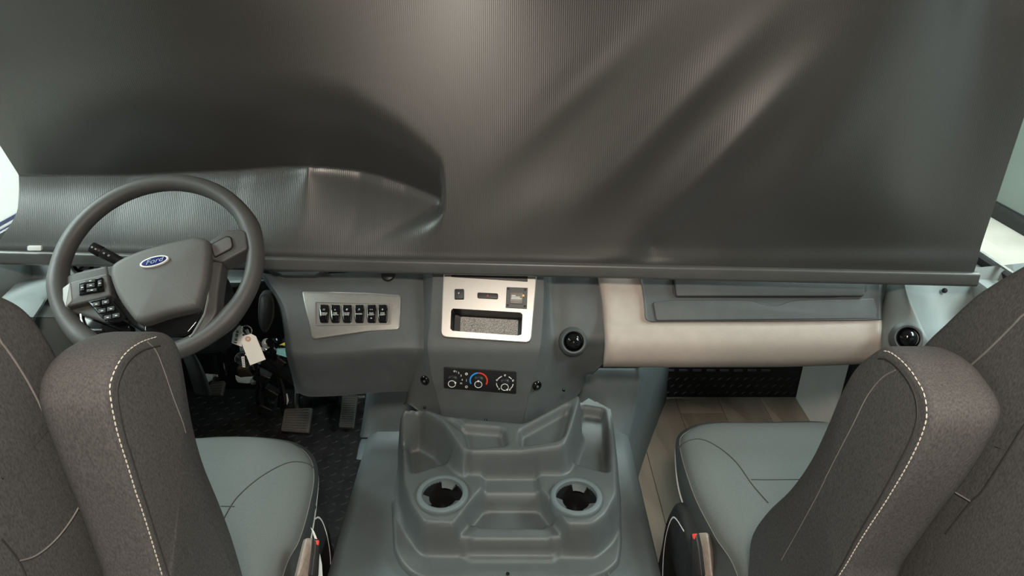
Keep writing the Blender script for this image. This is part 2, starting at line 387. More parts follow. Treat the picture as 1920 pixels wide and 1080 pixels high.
RIDGES = [(1308, 330, 22, 125, 43, .0150), (1256, 215, 22, 130, 45, .0085), (1072, 185, 26, 130, 47, .0070), (1405, 225, 26, 110, 43, .0060), (1160, 330, 24, 90, 48, .0050), (1480, 330, 34, 110, 40, .0060), (1000, 400, 30, 60, 52, .0045), (1560, 180, 45, 120, 36, .0070)]
def shade_grid():
    G = np.zeros((NZ, NX, 3))
    for j, t in enumerate(np.linspace(0, 1, NX)):
        b = bar_at(t); z = np.linspace(ZT, b[2]+.012, NZ)
        xl = -1.107-.059*sstep((.93-z)/.11); x = xl+(BR[0]-.004-xl)*t
        y = np.full(NZ, 1.0)*b[1]
        px, py = proj(np.stack([x, y, z], 1)); s_ = np.zeros(NZ); cx = px[-1]
        for bb in BL_S: s_ = s_+blob(px, py, *bb)
        # the big overhanging fold on the driver side ends in a sharp pinch at its right end
        yl = np.interp(px, [0, 200, 420, 500, 556, 640, 740, 825], [372, 374, 362, 352, 346, 362, 384, 404])
        yu = np.interp(px, [0, 300, 560, 640, 740, 800, 825], [150, 200, 200, 210, 262, 306, 330]); soft = np.interp(px, [0, 300, 600, 825], [120, 110, 70, 36])
        A = np.interp(px, [0, 120, 300, 500, 700, 825], [.34, .42, .58, .64, .64, .62]); gate = sstep((829-px)/10.0)
        w_ = np.interp(px, [0, 450, 556, 700, 825], [24, 16, 8, 16, 10]); up = sstep((py-yu+soft)/(2*soft))*(1-sstep((py-yl+w_)/(2*w_)))
        dz = (ZT-z[-1])/(NZ-1); fold = np.cumsum(-A*up)*dz
        u = np.clip((py-yl+w_)/(py[-1]-yl+w_), 0, 1); gw = np.interp(py, [300, 404, 480], [12, 9, 190])
        fold = (fold-fold[-1]*(1-(1-u)**1.35))*sstep((829-px)/gw)
        d = np.cumsum(s_)*dz; d = d-d[-1]+fold
        for rd in RIDGES: d = d+blob(px, py, *rd)
        # pinches where the cloth buckles
        for cx_, cy, sx, sy, a in ((556, 346, 40, 60, .012), (1222, 462, 40, 45, -.008)):
            r = np.sqrt(((px-cx_)/sx)**2+((py-cy)/sy)**2); d = d+a*np.exp(-r*1.6)
        e = sstep((z-z[-1])/.02); d = d*e
        G[:, j] = np.stack([x, y-d, z], 1)
    return G
SG = shade_grid()
mb = MB().grid(SG); mb.grid(SG+np.array([0, .0015, 0]), flip=True); mb.build('shade_fabric', M['shade'], sh, 60)
# hem bar: rounded box profile swept along the bottom
mb = MB(); G = []
for t in np.linspace(-.002, 1.002, 30):
    b = bar_at(t); G.append([b+np.array([0, y, z]) for y, z in rnd([(.010, .014), (-.010, .014), (-.013, -.012), (-.008, -.018), (.010, -.018)], .005, 3)])
mb.grid(np.array(G), 0, False, True)
n = len(G[0]); mb.add(G[0], [list(range(n))]); mb.add(G[-1], [list(range(n))]); mb.build('hem_bar', M['bar'], sh)
pl = Plane(at(62, 466, 1.384), (0, -.96, .28))
MB().px(pl, [(51, 461), (77, 461), (77, 470), (51, 470)], -.004, .001, .0005, rad=.003).build('tag_label', M['label'], sh)

# ================================================================== DASHBOARD
da = thing('dashboard', 'dark grey dashboard with silver switch panels and beige padded front', 'dashboard', (0, 1.40, .45))
def Yd(y): return np.interp(y, [500, 530, 600, 650, 666, 690, 738], [1.435, 1.405, 1.34, 1.295, 1.288, 1.298, 1.315])
rows = []
for y in (508, 525, 570, 615, 648, 662, 680, 705, 735):
    xl = np.interp(y, [500, 525, 545, 580, 620, 665, 700, 735], [480, 496, 512, 527, 534, 538, 548, 556])
    yy = Yd(y); dy = [np.interp(y, [500, 660, 735], [0, 9, 0])]
    b = -4 if 640 < y < 690 else 0
    rows.append([(xl-2, y, yy+.17), (xl-1, y, yy+.06), (xl+5, y, yy+.012), (xl+26, y+6, yy), (640, y+4+b*.0, yy), (710, y-2, yy), (765, y-4, yy+.004), (800, y-2, yy+.012), (830, y-2, yy+.016)])
last = [(p[0], p[1]-1, p[2]+.12) for p in rows[-1]]
rows.append([(p[0], p[1]+1, p[2]+.012) for p in rows[-1]]); rows.append(last)
mb = MB().grid(patch(rows, 5, 5)); mb.build('driver_panel', M['dash'], da, 60)
# centre stack
def Yc(y): return np.interp(y, [500, 515, 645, 662, 690, 795], [1.400, 1.390, 1.292, 1.283, 1.278, 1.262])
rows = []
for y in (508, 525, 560, 600, 635, 656, 675, 700, 745, 775, 800):
    f = Yc(y)
    a = np.interp(y, [498, 590, 700, 760, 800], [786, 786, 772, 764, 760]); b = np.interp(y, [498, 590, 648, 700, 745, 800], [817, 813, 806, 812, 822, 834])
    c = np.interp(y, [498, 590, 648, 700, 745, 800], [1016, 1014, 1010, 1000, 991, 981]); d = np.interp(y, [498, 600, 660, 700, 740, 800], [1032, 1036, 1042, 1052, 1060, 1064])
    e = np.interp(y, [498, 640, 690, 720, 800], [1075, 1078, 1082, 1090, 1092]); g_ = np.interp(y, [498, 560, 640, 688, 700, 800], [1130, 1134, 1138, 1136, 1112, 1105])
    back = np.interp(y, [498, 600, 690, 800], [.04, .03, .03, .03])
    fl_ = np.interp(y, [498, 525, 560, 600, 640, 690, 720, 800], [1.44, 1.415, 1.385, 1.355, 1.325, 1.335, 1.36, 1.37])
    ya, yd, ye, yg = min(y, 758), min(y, 758), min(y, 728), min(y, 700)
    rows.append([(a-4, ya, f+back+.02), (a+6, ya, f+back), (b-5, y, f+.006), (b+4, y, f), ((b+c)/2, y, f-.001), (c-5, y, f), (c+4, y, f+.006), (d, yd, (f+.02)*.55+fl_*.45+.008), (e, ye, fl_), (g_-8, yg, fl_+.002), (g_, yg, fl_+.006), (g_+1, yg, fl_+.05)])
stack_rows = rows
# bezel with six rocker switches
PB = plane3(at(575, 560, Yd(560)), at(745, 560, Yd(560)), at(650, 640, Yd(640)))
sb = MB().px(PB, [(565, 545), (700, 549), (752, 553), (749, 618), (690, 621), (584, 636), (580, 610), (572, 580)], -.012, .004, .003, rad=.009)
bez = sb.build('switch_bezel', M['silver2'], da); bez['label'] = 'silver bezel around six black rocker switches'
def frame_px(pl, quad, w_, h0, h1, mi=0, rad=.004, mb=None):
    Q = ccw(rnd([pl.uv(x, y, h1) for x, y in quad], rad)); mb = mb or MB(); n = len(Q); R = [(Q, h0), (Q, h1), (inset(Q, w_), h1), (inset(Q, w_), h0)]
    return mb.grid(np.array([[pl.P(a, b, h) for a, b in q] for q, h in R]), mi, False, True)
frame_px(PB, [(590, 565), (734, 568), (733, 608), (590, 610)], .0022, .003, .0062).build('switch_frame', M['silver'], bez)
MB().px(PB, [(592, 567), (732, 570), (731, 606), (592, 608)], .002, .0042, rad=.003).build('switch_plate', M['silver2'], bez)
labs = ['DASH\nLIGHTS', 'MAP\nLIGHT', 'FOG\nLIGHTS', 'RADIO', 'AUX\nSTART', 'STEP\nLIGHT']
labs = ['PORCH\nLIGHT', 'MAP\nLIGHTS', 'DASH\nFANS', 'RADIO', 'AUX\nSTART', 'STEP\nLIGHT']
for i, x in enumerate((607, 628, 650, 673, 696, 717)):
    y0 = 587.5; mb = MB(); hw, hh = 9.6, 17.0
    q = [(x-hw*.86, y0-hh), (x+hw*.86, y0-hh), (x+hw, y0-hh*.4), (x+hw*.95, y0+hh*.4), (x+hw*.80, y0+hh), (x-hw*.72, y0+hh), (x-hw*.95, y0+hh*.4), (x-hw, y0-hh*.4)]
    mb.px(PB, q, .003, .010, .003, 0, rad=.003, dome=.0012)
    c = PB.uv(x, y0+1, .0125); e = PB.uv(x+1, y0+1, .0125); u = e[0]-c[0]
    mb.text(PB, labs[i], c[0], c[1], .0040, .0118, 1, sx=1.15)
    a, b = PB.uv(x, y0-7.5, .0125)
    if i == 0: mb.prism(PB, [(a-.0022, b-.0017), (a+.0022, b-.0017), (a+.0022, b+.0017), (a-.0022, b+.0017)], .011, .0119, mi=2); mb.prism(PB, [(a-.0014, b-.001), (a+.0014, b-.001), (a+.0014, b+.001), (a-.0014, b+.001)], .011, .0121, mi=0)
    elif i == 1: mb.prism(PB, [(a-.0015, b-.002), (a+.0015, b-.002), (a, b+.002)], .011, .0119, mi=2)
    elif i == 2: mb.prism(PB, [(a-.002, b-.0018), (a+.0014, b-.0018), (a+.0022, b+.0018), (a-.0012, b+.0018)], .011, .0119, mi=2)
    elif i == 3: mb.arc(PB, (a+.0004, b+.0006), .0013, .0007, 0, 360, .0113, 2, 12); mb.prism(PB, [(a-.002, b-.002), (a+.0018, b-.001), (a+.0018, b-.0002), (a-.002, b-.0012)], .011, .0119, mi=2)
    elif i == 4:
        for d_ in (-.002, .002): mb.arc(PB, (a+d_, b), .0009, .0006, 0, 360, .0113, 2, 10)
        a2, b2 = PB.uv(x, y0+9, .0115); mb.prism(PB, [(a2-.0017, b2-.0008), (a2+.0012, b2-.0008), (a2+.002, b2+.0009), (a2-.0019, b2+.0009)], .0105, .0116, mi=1)
    else: mb.prism(PB, [(a-.002, b), (a-.0002, b+.0022), (a+.002, b+.0004), (a, b-.002)], .011, .0119, mi=2)
    mb.build('rocker_switch', [M['gloss'], M['white'], M['grey_print']], bez)
# silver face plate with pocket, switches and module
PF = plane3(at(840, 520, 1.387), at(1000, 520, 1.387), at(915, 640, 1.293))
def P2(pl, h, *pts): return [pl.uv(x, y, h) for x, y in pts]
outer = ccw(rnd(P2(PF, .006, (832, 508), (1007, 508), (1005, 540), (996, 643), (826, 632), (829, 560)), [0.002, .002, .01, .013, .013, .01]))
hole = ccw(rnd(P2(PF, .006, (846, 578), (980, 586), (978, 630), (844, 620)), .006))
fp = MB(); n = 96
def resamp(P, n):
    Q = np.vstack([P, P[:1]]); L = np.r_[0, np.cumsum(np.linalg.norm(np.diff(Q, axis=0), axis=1))]; t = np.linspace(0, L[-1], n, endpoint=False)
    return np.stack([np.interp(t, L, Q[:, 0]), np.interp(t, L, Q[:, 1])], 1)
def match(A, B):
    c = B.mean(0); ang = np.arctan2(*(A-c).T[::-1]); Bb = []
    for a in ang:
        best = None; d = np.array([math.cos(a), math.sin(a)])
        for i in range(len(B)):
            p, q = B[i-1], B[i]; e = q-p; den = d[0]*e[1]-d[1]*e[0]
            if abs(den) < 1e-12: continue
            w_ = p-c; t = (w_[0]*e[1]-w_[1]*e[0])/den; s_ = (w_[0]*d[1]-w_[1]*d[0])/den
            if t > 0 and -1e-6 <= s_ <= 1+1e-6: best = c+d*t; break
        Bb.append(best if best is not None else B[0])
    return np.array(Bb)
OA = np.vstack([resamp(outer, n)]); HB = match(OA, hole)
R = [(OA, -.012), (OA, .004), (inset(OA, .002), .006), (lerp(OA, HB, .5), .006), (HB, .006), (HB, .002)]
fp.grid(np.array([[PF.P(a, b, h) for a, b in q] for q, h in R]), 0, False, True)
face = fp.build('face_plate', M['silver'], da, 30); face['label'] = 'brushed silver plate with an open storage pocket'
mb = MB().grid(patch(stack_rows, 12, 12)); VV = np.array(mb.v); ab = np.stack([(VV-PF.o)@PF.ex, (VV-PF.o)@PF.ey], 1)
def inside(p, P):
    c = False
    for i in range(len(P)):
        a, b = P[i-1], P[i]
        if (a[1] <= p[1]) != (b[1] <= p[1]) and p[0] < a[0]+(p[1]-a[1])/(b[1]-a[1])*(b[0]-a[0]): c = not c
    return c
HBo = inset(HB, -.006); nearf = abs((VV-PF.o)@PF.n) < .03
hid = np.array([bool(nearf[i]) and inside(ab[i], HBo) for i in range(len(VV))])
mb.f = [f for f in mb.f if not hid[f].any()]; mb.m = [0]*len(mb.f); mb.build('center_stack', M['dash'], da, 60)
pk = MB(); R = [(HB, .0045), (inset(HB, .0015), -.02), (inset(HB, .004), -.050)]
pk.grid(np.array([[PF.P(a, b, h) for a, b in q] for q, h in R]), 0, False, True)
BK = lerp(inset(HB, .004), HB.mean(0), .12)+np.array([.004, -.001]); pk.grid(np.array([[PF.P(a, b, h) for a, b in q] for q, h in ((inset(HB, .004), -.050), (BK, -.053))]), 0, False, True)
pk.add([PF.P(a, b, -.053) for a, b in BK], [list(range(n))], 1); pk.build('storage_pocket', [M['black'], M['pocket']], face)
mb = MB().px(PF, [(852, 541.5), (870, 541.5), (870, 561), (852, 561)], .004, .012, .002, rad=.003); a, b = PF.uv(860, 550, .0125)
mb.prism(PF, [(a-.002, b-.001), (a+.001, b-.001), (a+.002, b+.002), (a-.001, b+.002)], .012, .0124, mi=1); mb.build('push_switch', [M['black'], M['grey_print']], face)
mb = MB().px(PF, [(895, 548), (934, 550), (934, 561), (895, 559)], .004, .009, .0015, rad=.004); a, b = PF.uv(914.5, 554.5, .0095)
t3 = np.array([(a+.0026*math.cos(q), b+.0026*math.sin(q)) for q in (math.pi/2, math.pi*7/6, -math.pi/6)])
R = [(t3, .009), (t3, .0094), (inset(t3, .0007), .0094), (inset(t3, .0007), .009)]
mb.grid(np.array([[PF.P(p, q, h) for p, q in r] for r, h in R]), 1, False, True); mb.build('hazard_switch', [M['black'], M['red']], face)
mb = MB().px(PF, [(950, 538), (989.5, 539.5), (988, 579), (948, 577)], .004, .009, .001, 0, rad=.001)
mb.px(PF, [(957, 548.5), (980.5, 549), (979.5, 569), (956.5, 568)], .009, .0105, .0005, 1)
mb.px(PF, [(957, 565), (979.5, 566), (979, 569.5), (957, 568.5)], .0104, .0125, .0008, 1)
for k, (x0, x1) in enumerate(((959, 967), (959, 975), (958.5, 978))):
    yy = 554+k*3.0; mb.px(PF, [(x0, yy-.9), (x1, yy-.5), (x1, yy+.9), (x0, yy+.6)], .0103, .0109, 0, 2)
mb.px(PF, [(979.2, 552), (983.2, 552.2), (983.2, 556.2), (979.2, 556)], .0088, .0115, .0005, 3)
for x, y in ((953, 542), (985, 543.5), (984, 574.5), (952, 572.5)): mb.lathe(PF.pt(x, y, .009), PF.n, [(.0028, 0), (.0026, .0012), (.001, .0014), (0, .0006)], 12, 4)
mb.build('brake_module', [M['hub'], M['lever'], M['white'], M['orange'], M['black']], face)
mb = MB().px(PF, [(846, 507), (990, 507), (989, 528), (846, 519)], .004, .0085, .001); mb.build('radio_trim', M['black'], face)
mb = MB().lathe(PF.pt(917, 513.5, .008), PF.n, [(.004, 0), (.004, .003), (.0025, .005), (0, .005)], 14); mb.build('knob', M['steel'], face)
# climate panel
PH = plane3(at(840, 690, Yc(690)), at(970, 690, Yc(690)), at(900, 745, Yc(745)))
mb = MB().px(PH, [(832, 688), (968.5, 697), (968, 739), (832, 728)], -.012, .003, .001, 0, rad=.004)
def cpx(px, py, h=.004): return PH.uv(px, py, h)
mm = cpx(900.5, 716)[0]-cpx(899.5, 716)[0]   # metres per pixel
c1, c2, c3 = cpx(848.5, 713), cpx(897.5, 714), cpx(946.5, 719)
mb.arc(PH, c2, 16*mm, 2.6*mm, 92, 205, .003, 2); mb.arc(PH, c2, 16*mm, 2.6*mm, -30, 90, .003, 3)
for a0, a1 in ((35, 62), (110, 145), (-45, -5), (178, 215)): mb.arc(PH, c3, 15.5*mm, 1.5*mm, a0, a1, .003, 1, 8)
for x, y, s_ in ((947, 704, 2), (932, 713, 2), (962, 714, 2.2), (936, 729.5, 1.7), (956, 731, 2)): mb.arc(PH, cpx(x, y), s_*mm*.7, .9*mm, 0, 300, .003, 1, 10)
for x, y, ch in ((852, 696.5, 'O'), (856, 697.5, '1'), (860, 699.5, '2'), (864.5, 704.5, '3'), (866.5, 712.5, '4'), (864.5, 719.5, 'M')):
    a, b = cpx(x, y); mb.text(PH, ch, a, b, 5*mm, .0034, 1)
for y in (701.5, 725.5): mb.arc(PH, cpx(874.5, y), 2.0*mm, 1.1*mm, 0, 360, .003, 1, 14)
a, b = cpx(874.5, 713.5); mb.prism(PH, [(a-.0003, b-.003), (a+.0003, b-.003), (a+.0003, b+.003), (a-.0003, b+.003)], .003, .0034, mi=1)
hv = mb.build('climate_panel', [M['black'], M['white'], M['blue'], M['red']], da); hv['label'] = 'black climate control panel with three round knobs'
for c, ang in ((c1, 20), (c2, 90), (c3, -50)):
    p = PH.P(c[0], c[1], .003); mb = MB(); r = 9.6*mm
    mb.lathe(p, PH.n, [(r*1.1, 0), (r, .003), (r*.80, .005), (r*.76, .016), (r*.68, .018), (0, .018)], 32)
    q = (c[0], c[1]); mb.arc(PH, q, r*.70, r*.11, 0, 360, .0209, 1, 32)
    a = math.radians(ang); mb.lathe(PH.P(q[0]+r*.72*math.cos(a), q[1]+r*.72*math.sin(a), .0205), PH.n, [(r*.18, 0), (r*.18, .0014), (0, .0014)], 10, 1)
    mb.build('knob', [M['black'], M['white']], hv)
# ball air vents
def vent(c, n, r, name='air_vent'):
    mb = MB(); n = np.array(n, float); n /= np.linalg.norm(n)
    mb.lathe(c, n, [(r*1.55, -.006), (r*1.45, .002), (r*1.25, .007), (r*1.08, .006), (r*1.02, -.004)], 36, 1)
    mb.lathe(c, n, [(r*1.06, .002), (r*1.06, .006), (r*1.0, .008), (r*.96, .004), (r*.96, -.01)], 36, 0)
    mb.lathe(c, n, [(r*.95*math.cos(t), -.004+r*.95*math.sin(t)) for t in np.linspace(-.2, math.pi/2, 12)], 36, 0)
    pl = Plane(c, n)
    mb.tube([pl.P(r*.5*math.cos(t), r*.15, r*.70+r*.18*math.sin(t)) for t in np.linspace(0, math.pi, 9)], .0016, 6, False, 0)
    return mb.build(name, [M['gloss'], M['dash']], da)
vent(at(1075, 640, 1.325), (.05, -.80, .45), .0215)
vent(at(1701, 634, 1.27), (-.15, -.80, .5), .0225)
vent(at(158, 494, 1.46), (.2, -.9, .35), .022)
MB().px(Plane(at(498, 588, 1.40), (.25, -.9, .3)), [(485, 562), (492, 551), (509, 553), (515, 572), (513, 598), (502, 622), (490, 620), (484, 597)], -.05, .004, .004, 0, smooth=4, dome=.016).build('column_boot', M['rubber'], da)
for x, y, w_ in ((796.5, 713, 6.5), (1007, 723, 7)):
    p = at(x, y, Yc(y)+(.012 if x < 900 else .006)); mb = MB()
    mb.lathe(p, (.45 if x > 900 else -.45, -.85, .1), [(.011, -.002), (.011, .002), (.009, .004), (.006, .003), (.005, .0), (0, .0)], 20)
    mb.lathe(p+np.array([0, -.003, 0]), (.45 if x > 900 else -.45, -.85, .1), [(.0028, 0), (.0028, .003), (0, .004)], 10, 1)
    mb.build('power_socket', [M['gloss'], M['steel']], da)
# instrument hood corner under the bar
mb = MB(); PIH = plane3(at(505, 505, 1.42), at(600, 505, 1.42), at(550, 518, 1.408))
mb.px(PIH, [(498, 503), (612, 504), (606, 512), (588, 517), (528, 516), (500, 505)], -.02, .003, .0015, rad=.004); mb.px(PIH, [(520, 510), (602, 509), (590, 515), (530, 515)], .003, .0042, .0004, 1); mb.build('instrument_hood', [M['dash'], M['wallg']], da)
MB().lathe(at(727, 514, 1.41), (0, -.7, .7), [(.016, -.004), (.015, .002), (.010, .004), (0, .004)], 20).build('screw_cap', M['black'], da)
# passenger side: beige padded front with a dark inset and tray lid
def Yp(y): return np.interp(y, [505, 530, 603, 615, 645, 672, 688, 692], [1.425, 1.402, 1.340, 1.322, 1.300, 1.300, 1.318, 1.34])
rows = []
ys = (510, 530, 570, 600, 615, 645, 672, 685)
for y in ys:
    yb = y if y < 650 else None; xl = np.interp(y, [503, 560, 640, 688], [1121, 1131, 1137, 1134])
    f = (y-503)/185.0; r_ = []
    for x in (xl, 1180, 1260, 1360, 1460, 1560, 1625, 1652):
        yy = y-f*np.interp(x, [1120, 1300, 1500, 1652], [0, -1, 0, 7]); r_.append((x, yy, Yp(y)+.0*x))
    rows.append([(xl-1, y, Yp(y)+.06)]+r_+[(1654, r_[-1][1], Yp(y)+.06)])
rows.append([(p[0], p[1]+3, p[2]+.025) for p in rows[-1]]); rows.append([(p[0], p[1]-4, p[2]+.06) for p in rows[-1]])
mb = MB().grid(patch(rows, 5, 5)); bp = mb.build('padded_front', M['vinyl'], da, 60); bp['label'] = 'beige vinyl padded lower dash'
rows = []
for y in (510, 520, 540, 565, 585, 594, 599, 602, 603.5, 604):
    xl = np.interp(y, [500, 525, 560, 585], [1192, 1204, 1209, 1211])+max(0, 13-math.sqrt(max(0, 169-max(0, y-590)**2)))
    e = -.006 if y < 603.8 else .012
    f = np.interp(y, [500, 604], [0, 1]); xs = (xl-.5, xl, xl+4, 1280, 1400, 1520, 1630, 1652, 1655)
    rows.append([(x, y-f*np.interp(x, [1200, 1655], [0, 4]), Yp(y)+(.012 if (i == 0) else (e if i < 8 else .03))) for i, x in enumerate(xs)])
mb = MB().grid(patch(rows, 4, 4)); ip = mb.build('inset_panel', M['dash'], da, 50)
PT = plane3(at(1300, 530, Yp(530)-.006), at(1600, 530, Yp(530)-.006), at(1450, 600, Yp(600)-.006))
MB().px(PT, [(1259, 513), (1627, 515), (1625, 553), (1618, 559), (1268, 558), (1262, 551)], -.01, .0015, .0008, rad=.004).build('lid_surround', M['black'], ip)
MB().px(PT, [(1264, 514), (1623, 516), (1621, 555), (1268, 555)], -.004, .010, .003, rad=.005).build('tray_lid', M['dash'], ip)
MB().px(PT, [(1224, 566), (1262, 562), (1395, 562), (1412, 565), (1428, 571), (1445, 573), (1462, 571), (1480, 565), (1497, 562), (1640, 559), (1650, 598), (1230, 601)], -.006, .0045, .003, rad=.006).build('grip_lip', M['dash'], ip)
# outboard corner on the passenger side
rows = []
for y in (512, 528, 560, 600, 640, 700):
    d = Yp(min(y, 640))
    a = np.interp(y, [500, 528, 600, 700], [1676, 1668, 1650, 1636]); b = np.interp(y, [500, 560, 600, 640, 700], [1690, 1693, 1690, 1684, 1676])
    c = np.interp(y, [500, 545, 600, 650, 700], [1694, 1700, 1724, 1745, 1760])
    rows.append([(a-3, y, d+.08), (a, y, d+.012), (b, y, d-.03), (c-3, y, d-.045), (c+3, y, d-.03), (c+45, y-4, d+.01), (1850, y-12, d+.01), (1930, y-20, d+.0)])
mb = MB().grid(patch(rows, 5, 5)); mb.build('corner_panel', M['wallg'], da, 50)
mb = MB().lathe(at(1771, 545, Yp(545)+.004), (-.3, -.7, .6), [(.006, 0), (.006, .002), (0, .003)], 12); mb.build('screw_cap', M['black'], da)
# driver side end: upright face and ledge behind the wheel
rows = []
for y, Y in ((470, 1.52), (488, 1.515), (505, 1.505), (519, 1.495), (523, 1.485), (530, 1.45), (560, 1.34), (592, 1.245), (598, 1.235), (640, 1.24), (690, 1.26)):
    o_ = np.interp(y, [470, 523, 592, 690], [30, 38, -30, -50]); 
    rows.append([(o_, y, Y+.0), (o_+8, y, Y), (90, y, Y), (150, y, Y), (260, y, Y+.01), (400, y, Y+.01), (470, y, Y+.02), (490, y, Y+.05)])
for i, r in enumerate(rows):
    if i >= 6:
        xr = np.interp(r[0][1], [560, 592, 690], [84, 64, 30]); rows[i] = [(min(p[0], xr-12) if j < 2 else (xr, xr+5, 140, 220, 300, 330)[j-2], p[1], p[2]+(0 if j < 3 else .08)) for j, p in enumerate(r)]
mb = MB().grid(patch(rows, 5, 4)); mb.build('driver_ledge', M['wallg'], da, 50)

# ================================================================== STEERING COLUMN AND WHEEL
AL, BE = math.radians(49.0), math.radians(4.5)
WN = np.array([math.sin(BE)*math.cos(AL), -math.cos(BE)*math.cos(AL), math.sin(AL)])
WC = CAM+.858*(np.array([-.7641, 1.3373, .8345])-CAM)
PW = Plane(WC, WN, np.cross((0, 0, 1), WN))
colm = thing('steering_column', 'black steering column with a turn signal stalk behind the steering wheel', 'steering column', tuple(WC-WN*.25))
mb = MB(); G = []
for h, a, b, sh_ in ((-.030, .050, .050, 0), (-.045, .060, .062, 0), (-.10, .066, .072, .004), (-.19, .070, .080, .012), (-.27, .062, .070, .02)):
    G.append([PW.P(a*np.sign(math.cos(t))*abs(math.cos(t))**.6, -sh_+b*np.sign(math.sin(t))*abs(math.sin(t))**.6, h) for t in np.linspace(0, 2*math.pi, 32, endpoint=False)])
mb.grid(np.array(G), 0, False, True); mb.build('shroud', M['black'], colm)
def wp(px, py, h): return PW.pt(px, py, h)
p0, p1 = wp(171, 463, -.045), wp(222, 489, -.055); dd = p1-p0
mb = MB(); mb.tube([p0, p0+dd*.03, p0+dd*.36, p0+dd*.40, p0+dd*.44, p0+dd*.95, p0+dd*1.6], [.0085, .0105, .0112, .0098, .0106, .0098, .0085], 20)
stk = mb.build('signal_stalk', M['black'], colm)
mb = MB()
for t in (.12, .25, .55, .72): mb.tube([p0+dd*t+np.array([.0, -.007, .0065]), p0+dd*(t+.06)+np.array([.0, -.007, .0065])], .0022, 6)
mb.build('stalk_mark', M['grey_print'], stk)
mb = MB().tube([WC-WN*.26, WC-WN*.45+np.array([0, .02, -.02]), np.array([WC[0]+.02, 1.78, .20]), np.array([WC[0]+.02, 1.98, .02])], [.03, .028, .022, .022], 14); mb.build('steering_shaft', M['black'], colm)
mb = MB().lathe(PW.P(.066, -.045, -.11), PW.ex, [(.02, -.02), (.019, .012), (.015, .018), (.008, .018), (.008, .01), (0, .01)], 24); mb.build('ignition_lock', M['black'], colm)

sw = thing('steering_wheel', 'dark grey four-spoke steering wheel with a blue oval emblem', 'steering wheel', tuple(WC))
RW = .1755; n = 120; ts = np.linspace(0, 2*math.pi, n, endpoint=False); rr = []
for t in ts:
    dg = math.degrees(t) % 360; r = .0165
    for c in (24, 190, 322, 232): r += .0024*math.exp(-(((dg-c+180) % 360-180)/9)**2)
    rr.append(r)
mb = MB().tube([PW.P(RW*math.cos(t), RW*math.sin(t), 0) for t in ts], rr, 18, True); mb.build('rim', M['wheel'], sw, 80)
mb = MB().px(PW, [(150, 505), (200, 498), (300, 480), (396, 455), (400, 500), (385, 600), (330, 632), (270, 622), (232, 600), (200, 560), (150, 560)], -.03, .004, .006, rad=.01); mb.build('hub_base', M['black'], sw)
hub = [(204, 507), (208, 494), (227, 481), (260, 467), (312, 452), (353, 443), (369, 441.5), (387, 447), (391, 459), (388, 507), (380, 544), (372, 567), (364, 575), (312, 587), (270, 601), (256, 601), (245, 593), (219, 556), (206, 524)]
mb = MB().px(PW, hub, .006, .040, .012, 0, smooth=4, dome=.004, seg=5); hb = mb.build('airbag_cover', M['hub'], sw, 50)
# oval emblem with script lettering
eu = np.array(PW.uv(290, 491, .044)); ex1 = np.array(PW.uv(317, 484, .044)); ea = math.atan2(ex1[1]-eu[1], ex1[0]-eu[0]); el = np.linalg.norm(ex1-eu)
def oval(a, b, n=40): return [(eu[0]+a*math.cos(t)*math.cos(ea)-b*math.sin(t)*math.sin(ea), eu[1]+a*math.cos(t)*math.sin(ea)+b*math.sin(t)*math.cos(ea)) for t in np.linspace(0, 2*math.pi, n, endpoint=False)]
mb = MB(); mb.prism(PW, oval(el, el*.40), .038, .0470, .0012, 1); mb.prism(PW, oval(el*.86, el*.29), .0455, .0476, .0004, 0)
mb.text(PW, 'Ford', eu[0], eu[1], el*.50, .0479, 2, ea, .4, .0002, 1.25)
em = mb.build('emblem', [M['navy'], M['label'], M['print2']], hb); em['label'] = 'blue oval emblem with a silver border'
# spokes
sp1 = MB().px(PW, [(112, 520), (140, 510), (202, 496), (212, 560), (240, 598), (200, 606), (178, 598), (150, 590), (118, 580)], -.022, .006, .006, rad=.008).build('spoke', M['wheel'], sw)
sp2 = MB().px(PW, [(117, 539), (134, 527), (202, 511), (209, 553), (192, 559), (123, 576), (117, 562)], .004, .022, .004, rad=.005).build('spoke_pad', M['wheel'], sw)
MB().px(PW, [(117, 540), (132, 529), (135, 563), (123, 576), (117.5, 562)], .012, .0232, .0015, rad=.002).build('pad_tip', M['tip'], sp2)
pad = MB().px(PW, [(146, 531), (192, 519), (195, 546), (147, 554)], .020, .0245, .0015, rad=.003).build('button_pad', M['gloss'], sw)
def button(cx, cy, w_, h_, sk, par, pl=PW, h0=.0235, h1=.0275, pr=2.2):
    q = [(cx-w_, cy-h_+sk), (cx+w_, cy-h_-sk), (cx+w_, cy+h_-sk), (cx-w_, cy+h_+sk)]
    mb = MB().px(pl, q, h0, h1, .001, 0, rad=.0015); mb.px(pl, [(cx-pr, cy-.7+.3), (cx+pr, cy-.7-.3), (cx+pr, cy+.7-.3), (cx-pr, cy+.7+.3)], h1-.0005, h1+.0004, 0, 1)
    mb.build('button', [M['black'], M['white']], par)
for cx, cy, w_, h_ in ((170, 535, 8, 4.2), (169, 526.5, 10, 3), (172, 544, 10, 3), (154, 539, 4, 6), (187, 531, 4, 6)): button(cx, cy, w_, h_, 1.2, pad)
pad2 = MB().px(PW, [(163, 565), (203, 556), (219, 574), (236, 596), (228, 602), (208, 605), (191, 597)], .004, .0225, .0025, rad=.004).build('button_pad', M['gloss'], sw)
A_, B_, C_, D_ = [np.array(p, float) for p in ((166, 566), (202, 558), (230, 596), (200, 603))]
for r in range(3):
    for c in range(2):
        u, v = (c+.5)/2, (r+.5)/3; p = lerp(lerp(A_, B_, u), lerp(D_, C_, u), v); button(p[0], p[1], 7.2, 4.2, 1.3, pad2, h0=.0215, h1=.0250)
